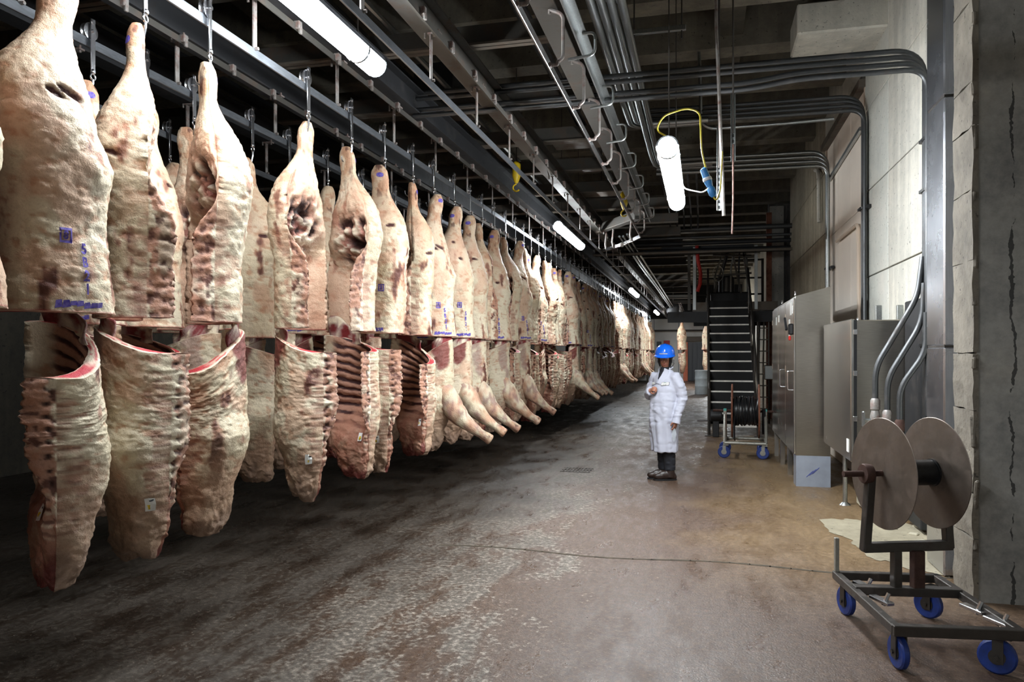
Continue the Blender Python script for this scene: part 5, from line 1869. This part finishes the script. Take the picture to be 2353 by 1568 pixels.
# open collar showing the dark shirt, front edge of the coat
m = MB()
for i in range(8):
    z = 1.44 - i * .018
    wd = .044 * (1 - i / 8.5)
    a_, b_ = onto(-wd - .012, min(z, 1.415), .006), onto(wd - .012, min(z, 1.415), .006)
    a_.z = b_.z = z
    m.v += [tuple(a_), tuple((a_ + b_) / 2 + Vector((0, -.004, 0))), tuple(b_)]
m.f += [(3 * i + k, 3 * i + k + 1, 3 * i + k + 4, 3 * i + k + 3) for i in range(7) for k in range(2)]
m.build('shirt', 'dark_cloth', pe, True)
MB().tube([(0, -.01, 1.40), (0, -.012, 1.47)], [.066, .058], 18).build('shirt_collar', 'dark_cloth', pe, True)
for s_ in (-1, 1):                             # lapels
    vs = []
    for i in range(7):
        z = 1.455 - i * .032
        x0 = s_ * (.050 * (1 - i / 6.6)) - .010
        x1 = s_ * (.050 * (1 - i / 6.6) + .045 + .02 * math.sin(i / 6 * PI)) - .010
        p0, p1 = onto(x0, min(z, 1.41), .016), onto(x1, min(z, 1.40), .010)
        p0.z = z
        p1.z = z - .02
        vs += [p0, p1]
    t_ = [v + Vector((0, .012, 0)) for v in vs]
    fs = [(2 * i, 2 * i + 1, 2 * i + 3, 2 * i + 2) for i in range(6)]
    fs += [tuple(x + 14 for x in f[::-1]) for f in fs] + [(2 * i, 2 * i + 2, 2 * i + 16, 2 * i + 14) for i in range(6)] + [(2 * i + 1, 2 * i + 3, 2 * i + 17, 2 * i + 15) for i in range(6)]
    fs += [(0, 1, 15, 14), (12, 13, 27, 26)]
    MB().add(vs + t_, fs).build('lapel', 'coat_white', coat, True)
MB().tube([(-.05, .0, 1.44), (-.075, .04, 1.465), (0, .085, 1.475), (.075, .04, 1.465), (.05, .0, 1.44)], [.012, .016, .018, .016, .012], 10).build('collar', 'coat_white', coat, True)
pts = [onto(-.012 - .02 * math.sin((1.26 - z) * 3), z, .003) for z in np.linspace(1.26, .39, 24)]
MB().tube(pts, .002, 6).build('front_edge', 'ear_cup', coat, True)
for sx, nm in ((.095, 'l'), (-.09, 'r')):       # cloth patches
    def patch(u, v, lift, hw, hh):
        return onto(sx + u * hw, 1.255 + v * hh + .06 * u * hw, lift)
    hw, hh = (.045, .021) if sx > 0 else (.030, .016)

    def quad(name, mat, par, hw_, hh_, lift):
        g = [-1, -.5, 0, .5, 1]
        V = [patch(u, v, lift, hw_, hh_) for v in (-1, 0, 1) for u in g]
        return MB().add(V, [(j * 5 + i, j * 5 + i + 1, j * 5 + i + 6, j * 5 + i + 5) for j in range(2) for i in range(4)]).build(name, mat, par, True)
    bp = quad('chest_patch', 'ink_black', coat, hw, hh, .008)
    pw_ = quad('patch_field', 'white_label', coat, hw * .92, hh * .84, .0095)
    if sx > 0:
        v, f = glyph('Cargill', .024)
        me = bpy.data.meshes.new('patch_text')
        me.from_pydata([tuple(onto(sx + x, 1.252 + y + .06 * x, .011)) for x, y, _ in v], [], f)
        link('patch_text', me, 'ink_black', coat)
        MB().tube([patch(u, .42 + .25 * (1 - u * u * 4), .0115, hw, hh) for u in (-.3, -.1, .1, .35)], [.001, .002, .0022, .001], 6).build('patch_leaf', 'ink_green', coat, True)
    else:
        MB().tube([patch(u, 0, .011, hw, hh) for u in (-.6, -.3, 0, .3, .6)], .0022, 6).build('patch_line', 'ink_black', coat, True)
# cuffs
for (p, d_, r_) in ((Vector((.222, -.062, .765)), Vector((-.03, -.1, -.4)), .056), (Vector((-.10, -.187, 1.157)), Vector((.5, -.3, .12)), .053)):
    d_.normalize()
    MB().tube([p - d_ * .045, p + d_ * .012], [r_, r_ * 1.02], 20).build('cuff', 'coat_white', coat, True)
# trousers and boots
tr_ = MB()
BR = Matrix.Rotation(math.radians(-34), 3, 'Z')
FEET = ((.06, .03), (-.06, -.02))
for (x, y) in FEET:
    c_ = BR @ Vector((x, y, 0))
    tr_.tube([(c_.x * .9, c_.y, .62), (c_.x, c_.y - .005, .4), (c_.x, c_.y + .01, .22), (c_.x, c_.y + .015, .13)], [.09, .08, .074, .074], 16)
link('trousers', remeshed(tr_, 'trousers', .008, 2, lambda p: (vnoise(p * np.array([1, 1, 2.]), 20, 2) - .5) * .012), 'dark_cloth', pe)
for (x, y) in FEET:
    bt = MB()
    ell(bt, (x, y - .125, .055), (.052, .088, .05), 16)
    ell(bt, (x, y - .04, .07), (.050, .13, .062), 16)
    bt.tube([(x, y + .01, .04), (x, y + .012, .12), (x, y + .012, .21)], [.06, .06, .06], 14)
    ell(bt, (x, y + .04, .045), (.043, .06, .045), 14)
    bt.v = [tuple(BR @ Vector((a_, b_, max(c_, .012)))) for a_, b_, c_ in bt.v]
    bo = link('boot', remeshed(bt, 'boot', .007, 2), 'boot_leather', pe)
    s2 = MB()
    out = []
    for k in range(24):
        a_ = 2 * PI * k / 24
        out.append(Vector((x + .050 * math.cos(a_) * (1 - .1 * math.sin(a_)), y - .055 + .155 * math.sin(a_), 0)))
    vs = [BR @ v for v in out] + [BR @ (v + Vector((0, 0, .022))) for v in out]
    s2.add(vs, [tuple(range(23, -1, -1)), tuple(range(24, 48))] + [(k, (k + 1) % 24, (k + 1) % 24 + 24, k + 24) for k in range(24)])
    s2.build('sole', 'black_plastic', bo)
# hard hat with brim, ridge and slot band
hh_ = MB()
prof = [(.138, .0), (.137, .02), (.132, .05), (.119, .084), (.095, .112), (.063, .130), (.027, .139), (.002, .140)]
vs, fs = [], []
n = 36
for (r_, z) in prof:
    for k in range(n):
        a_ = 2 * PI * k / n
        rd = 1.0 + .04 * math.cos(9 * 0)
        rdg = .006 * max(0, math.cos(a_ * 2)) ** 30 if False else 0
        vs.append((r_ * math.cos(a_) * .92, r_ * math.sin(a_) * 1.08, z + (.006 * math.exp(-((r_ * math.cos(a_)) / .014) ** 2) if z > .03 else 0)))
for i in range(len(prof) - 1):
    for k in range(n):
        fs.append((i * n + k, i * n + (k + 1) % n, (i + 1) * n + (k + 1) % n, (i + 1) * n + k))
fs.append(tuple(range((len(prof) - 1) * n, len(prof) * n)))
HATR = HEADR @ Matrix.Rotation(math.radians(-6), 3, 'X')
HO = HC + HEADR @ Vector((0, .016, .054))
hat = MB().add([HO + HATR @ Vector(v) for v in vs], fs).build('hard_hat', 'helmet_blue', pe, True)
vs, fs = [], []
for k in range(n):
    a_ = 2 * PI * k / n
    fr = max(0, -math.sin(a_))
    for (rr, z) in ((.130, .004), (.142 + .052 * fr ** 1.5, -.008 - .020 * fr ** 2), (.141 + .052 * fr ** 1.5, -.014 - .020 * fr ** 2), (.128, -.004)):
        vs.append((rr * math.cos(a_) * .93, rr * math.sin(a_) * 1.08, z))
for k in range(n):
    k2 = (k + 1) % n
    for j in range(4):
        fs.append((k * 4 + j, k2 * 4 + j, k2 * 4 + (j + 1) % 4, k * 4 + (j + 1) % 4))
MB().add([HO + HATR @ Vector(v) for v in vs], fs).build('brim', 'helmet_blue', hat, True)
V = []
for z in (.012, .026):
    for k in range(7):
        a_ = math.radians(-118 + 8 * k)
        V.append(HO + HATR @ Vector((.1395 * math.cos(a_) * .93, .1395 * math.sin(a_) * 1.08, z)))
MB().add(V, [(k, k + 1, k + 8, k + 7) for k in range(6)]).build('hat_label', 'ear_cup', hat)
for s_ in (-1, 1):
    m = MB()
    ell(m, hp_((s_ * .096, .012, -.015)), (.024, .034, .044), 16, HEADR)
    em = m.build('ear_muff', 'ear_cup', pe, True)
    m = MB()
    ell(m, hp_((s_ * .080, .012, -.015)), (.016, .032, .042), 14, HEADR)
    m.build('ear_cushion', 'black_plastic', em, True)
    MB().tube([hp_((s_ * .102, .012, .02)), hp_((s_ * .118, .012, .06)), hp_((s_ * .114, .01, .08))], .005, 6).build('muff_arm', 'black_plastic', em, True)
    MB().tube([hp_((s_ * .074, -.01, .05)), hp_((s_ * .068, -.035, -.03)), hp_((s_ * .045, -.05, -.10)), hp_((0, -.06, -.118))], .0045, 6).build('chin_strap', 'black_plastic', hat, True)
MB().tube([hp_((.10, .02, -.03)), hp_((.115, .01, -.06)), hp_((.10, -.02, -.09)), hp_((.07, -.05, -.105))], .004, 6).build('headset_boom', 'black_plastic', pe, True)
# safety glasses
for s_ in (-1, 1):
    MB().tube([hp_((s_ * .031 + .024 * math.cos(a_), -.088 + .012 * abs(math.cos(a_)) * (1 if math.cos(a_) * s_ > 0 else 0), .010 + .016 * math.sin(a_))) for a_ in [2 * PI * k / 16 for k in range(17)]], .0008, 5, False).build('glasses_rim', 'ear_cup', pe, True)
# crumpled clear bag hanging from the lowered hand
bag = MB()
vs, fs = [], []
for i in range(7):
    for k in range(12):
        a_ = 2 * PI * k / 12
        r_ = (.008, .016, .024, .026, .022, .018, .006)[i] * (1 + .3 * math.sin(3 * a_ + i))
        vs.append((r_ * math.cos(a_), r_ * .5 * math.sin(a_), -.028 * i))
for i in range(6):
    for k in range(12):
        fs.append((i * 12 + k, i * 12 + (k + 1) % 12, (i + 1) * 12 + (k + 1) % 12, (i + 1) * 12 + k))
bag.add(vs, fs + [tuple(range(12)), tuple(range(72, 84))])
hb = Matrix.Rotation(math.radians(-38), 3, 'Z') @ Vector((.21, -.085, .68))
ob_ = bag.build('plastic_bag', 'clear_bag', None, True, (PXX + hb.x, PYY + hb.y, .69))
tag(ob_, 'crumpled clear plastic bag held in the lowered hand of the person', 'bag')
